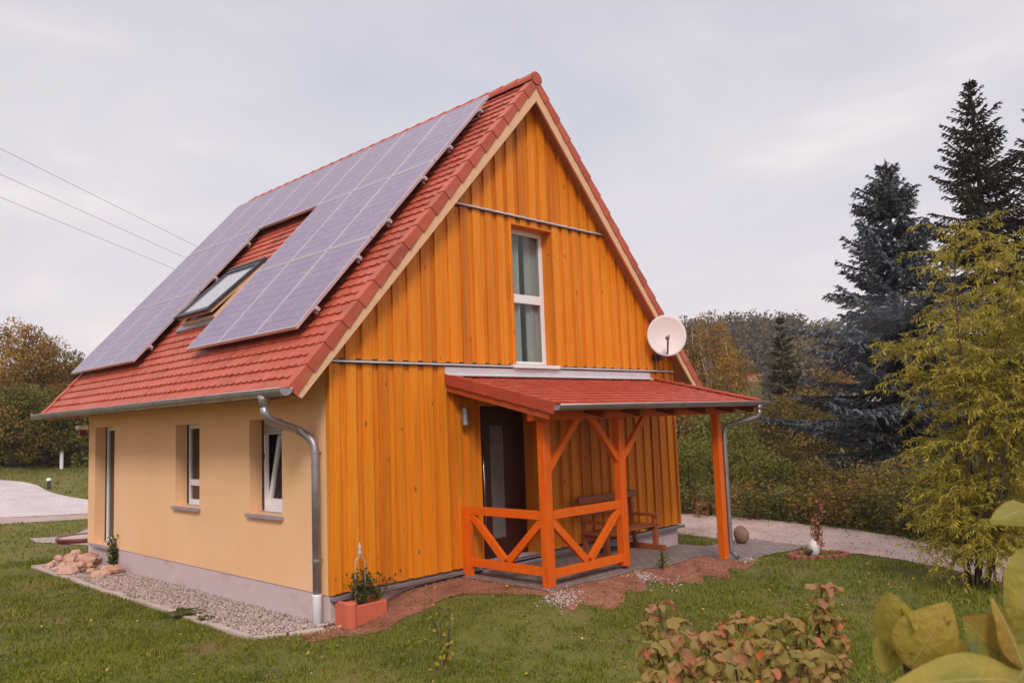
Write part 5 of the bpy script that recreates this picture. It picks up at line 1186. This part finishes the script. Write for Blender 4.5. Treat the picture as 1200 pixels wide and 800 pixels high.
LF((1236, 640, .98), (1184, 724, .97), .066, .5, (-.6, .2), arch=.14, cup=-.3)
LF((1058, 770, 1.12), (1040, 694, 1.10), .068, .62, (-.5, .4), arch=.14, cup=-.6, twist=.4)
LF((1050, 712, 1.13), (1074, 738, 1.06), .026, .8, (.3, .8), arch=.1, cup=.5)
LF((1048, 738, 1.13), (1036, 792, 1.12), .045, .25, (-.3, -.1), arch=.08, cup=-.3)
LF((1062, 772, 1.12), (1056, 726, 1.16), .05, .35, (.2, .1), arch=.06, cup=.3)
LF((1066, 782, 1.08), (1112, 706, 1.06), .082, .88, (-.2, .5), arch=.14, cup=-.35, twist=-.25)
LF((1076, 762, 1.13), (1082, 722, 1.14), .05, .6, (.2, .2), arch=.1, cup=-.3)
LF((1216, 806, .95), (1128, 724, .95), .10, .03, (0, .35), arch=-.05, cup=.35)
LF((1200, 782, .93), (1163, 700, .95), .040, .30, (.9, 0), arch=.05, cup=-.4)
LF((1178, 735, 1.02), (1212, 690, 1.0), .035, .78, (-.2, .3), arch=.1, cup=.2)
LF((1198, 802, .90), (1040, 808, .86), .066, .72, (-.05, .75), arch=.30, cup=-.35)
LF((1135, 768, 1.10), (1085, 752, 1.08), .03, .85, (0, .5), arch=.2, cup=.3)
LF((1215, 760, .95), (1180, 812, .92), .055, .45, (-.2, .2), arch=.1, cup=-.3)
LF((1150, 812, .95), (1120, 780, .96), .04, .5, (0, .2), arch=.1, cup=.2)
for i in range(46):
    b = (r.uniform(1060, 1330), r.uniform(800, 960), r.uniform(.92, 1.25)); an = r.uniform(-2.4, -.7); ll = r.uniform(60, 105); t = (b[0]+ll*math.cos(an), max(802, b[1]+ll*math.sin(an)), b[2]+r.normal(0, .04))
    LF(b, t, r.uniform(.045, .075), r.uniform(.1, .8), (r.normal(0, .5), r.uniform(0, .7)), arch=r.uniform(.05, .2), cup=r.uniform(-.4, .2))
lv.build('foliage', M['rhodo'], rh, smooth=True); rbm.build('midrib', M['rib'], rh, smooth=True)
mb = MB()
for t in ((1062, 775, 1.13), (1090, 790, 1.10), (1200, 790, 1.0), (1240, 690, 1.02), (1150, 800, 1.05), (1230, 610, 1.06)):
    T = at(*t); mb.tube([(bx_+r.normal(0, .04), by_+r.normal(0, .04), hz(bx_, by_)-.03), tuple((T+np.array([bx_, by_, .4]))/2), tuple(T)], [.014, .010, .006], 6)
mb.build('stem', M['bark'], rh, smooth=True)

# ------------------------------------------------------------------ autumn haze
sm = bpy.data.materials.new('thin_smoke'); sm.use_nodes = True; N = sm.node_tree.nodes; N.remove(N['Principled BSDF'])
sv = N.new('ShaderNodeVolumePrincipled'); sv.inputs['Color'].default_value = (.93, .90, .95, 1); sv.inputs['Density'].default_value = .028
sm.node_tree.links.new(sv.outputs[0], N['Material Output'].inputs['Volume'])
c = at(1022, 372, 19.5); m = MB(); nu, nv = 24, 14; rw_ = np.random.default_rng(5).uniform(.75, 1.2, (nv+1, nu)); vs = []
for j in range(nv+1):
    for k in range(nu):
        th, ph = math.pi*j/nv, 2*math.pi*k/nu; q = np.array([math.sin(th)*math.cos(ph)*1.15, math.sin(th)*math.sin(ph)*.9, math.cos(th)*.62])*(1+.18*math.sin(3*ph+th*4)*math.sin(th)); vs.append(c+_r0*(q[0]+.35*q[2])+np.array([math.sin(YAW), math.cos(YAW), 0])*q[1]+np.array([0, 0, q[2]+.12*q[0]]))
m.add(vs, [(j*nu+k, (j+1)*nu+k, (j+1)*nu+(k+1) % nu, j*nu+(k+1) % nu) for j in range(nv) for k in range(nu)]); kind(m.build('smoke', sm, smooth=True), 'stuff')
hm = bpy.data.materials.new('pale_haze'); hm.use_nodes = True; nt = hm.node_tree; N = nt.nodes
N.remove(N['Principled BSDF']); pv_ = N.new('ShaderNodeVolumePrincipled'); pv_.inputs['Color'].default_value = (.93, .90, .93, 1); pv_.inputs['Density'].default_value = .00055; pv_.inputs['Anisotropy'].default_value = .2
nt.links.new(pv_.outputs[0], N['Material Output'].inputs['Volume'])
m = MB(); m.box(float(gx[0])-5, float(gx[-1])+5, float(np.min(Y))-5, float(np.max(Y))+5, float(np.min(Z))-1, 36)
kind(m.build('haze', hm), 'stuff')
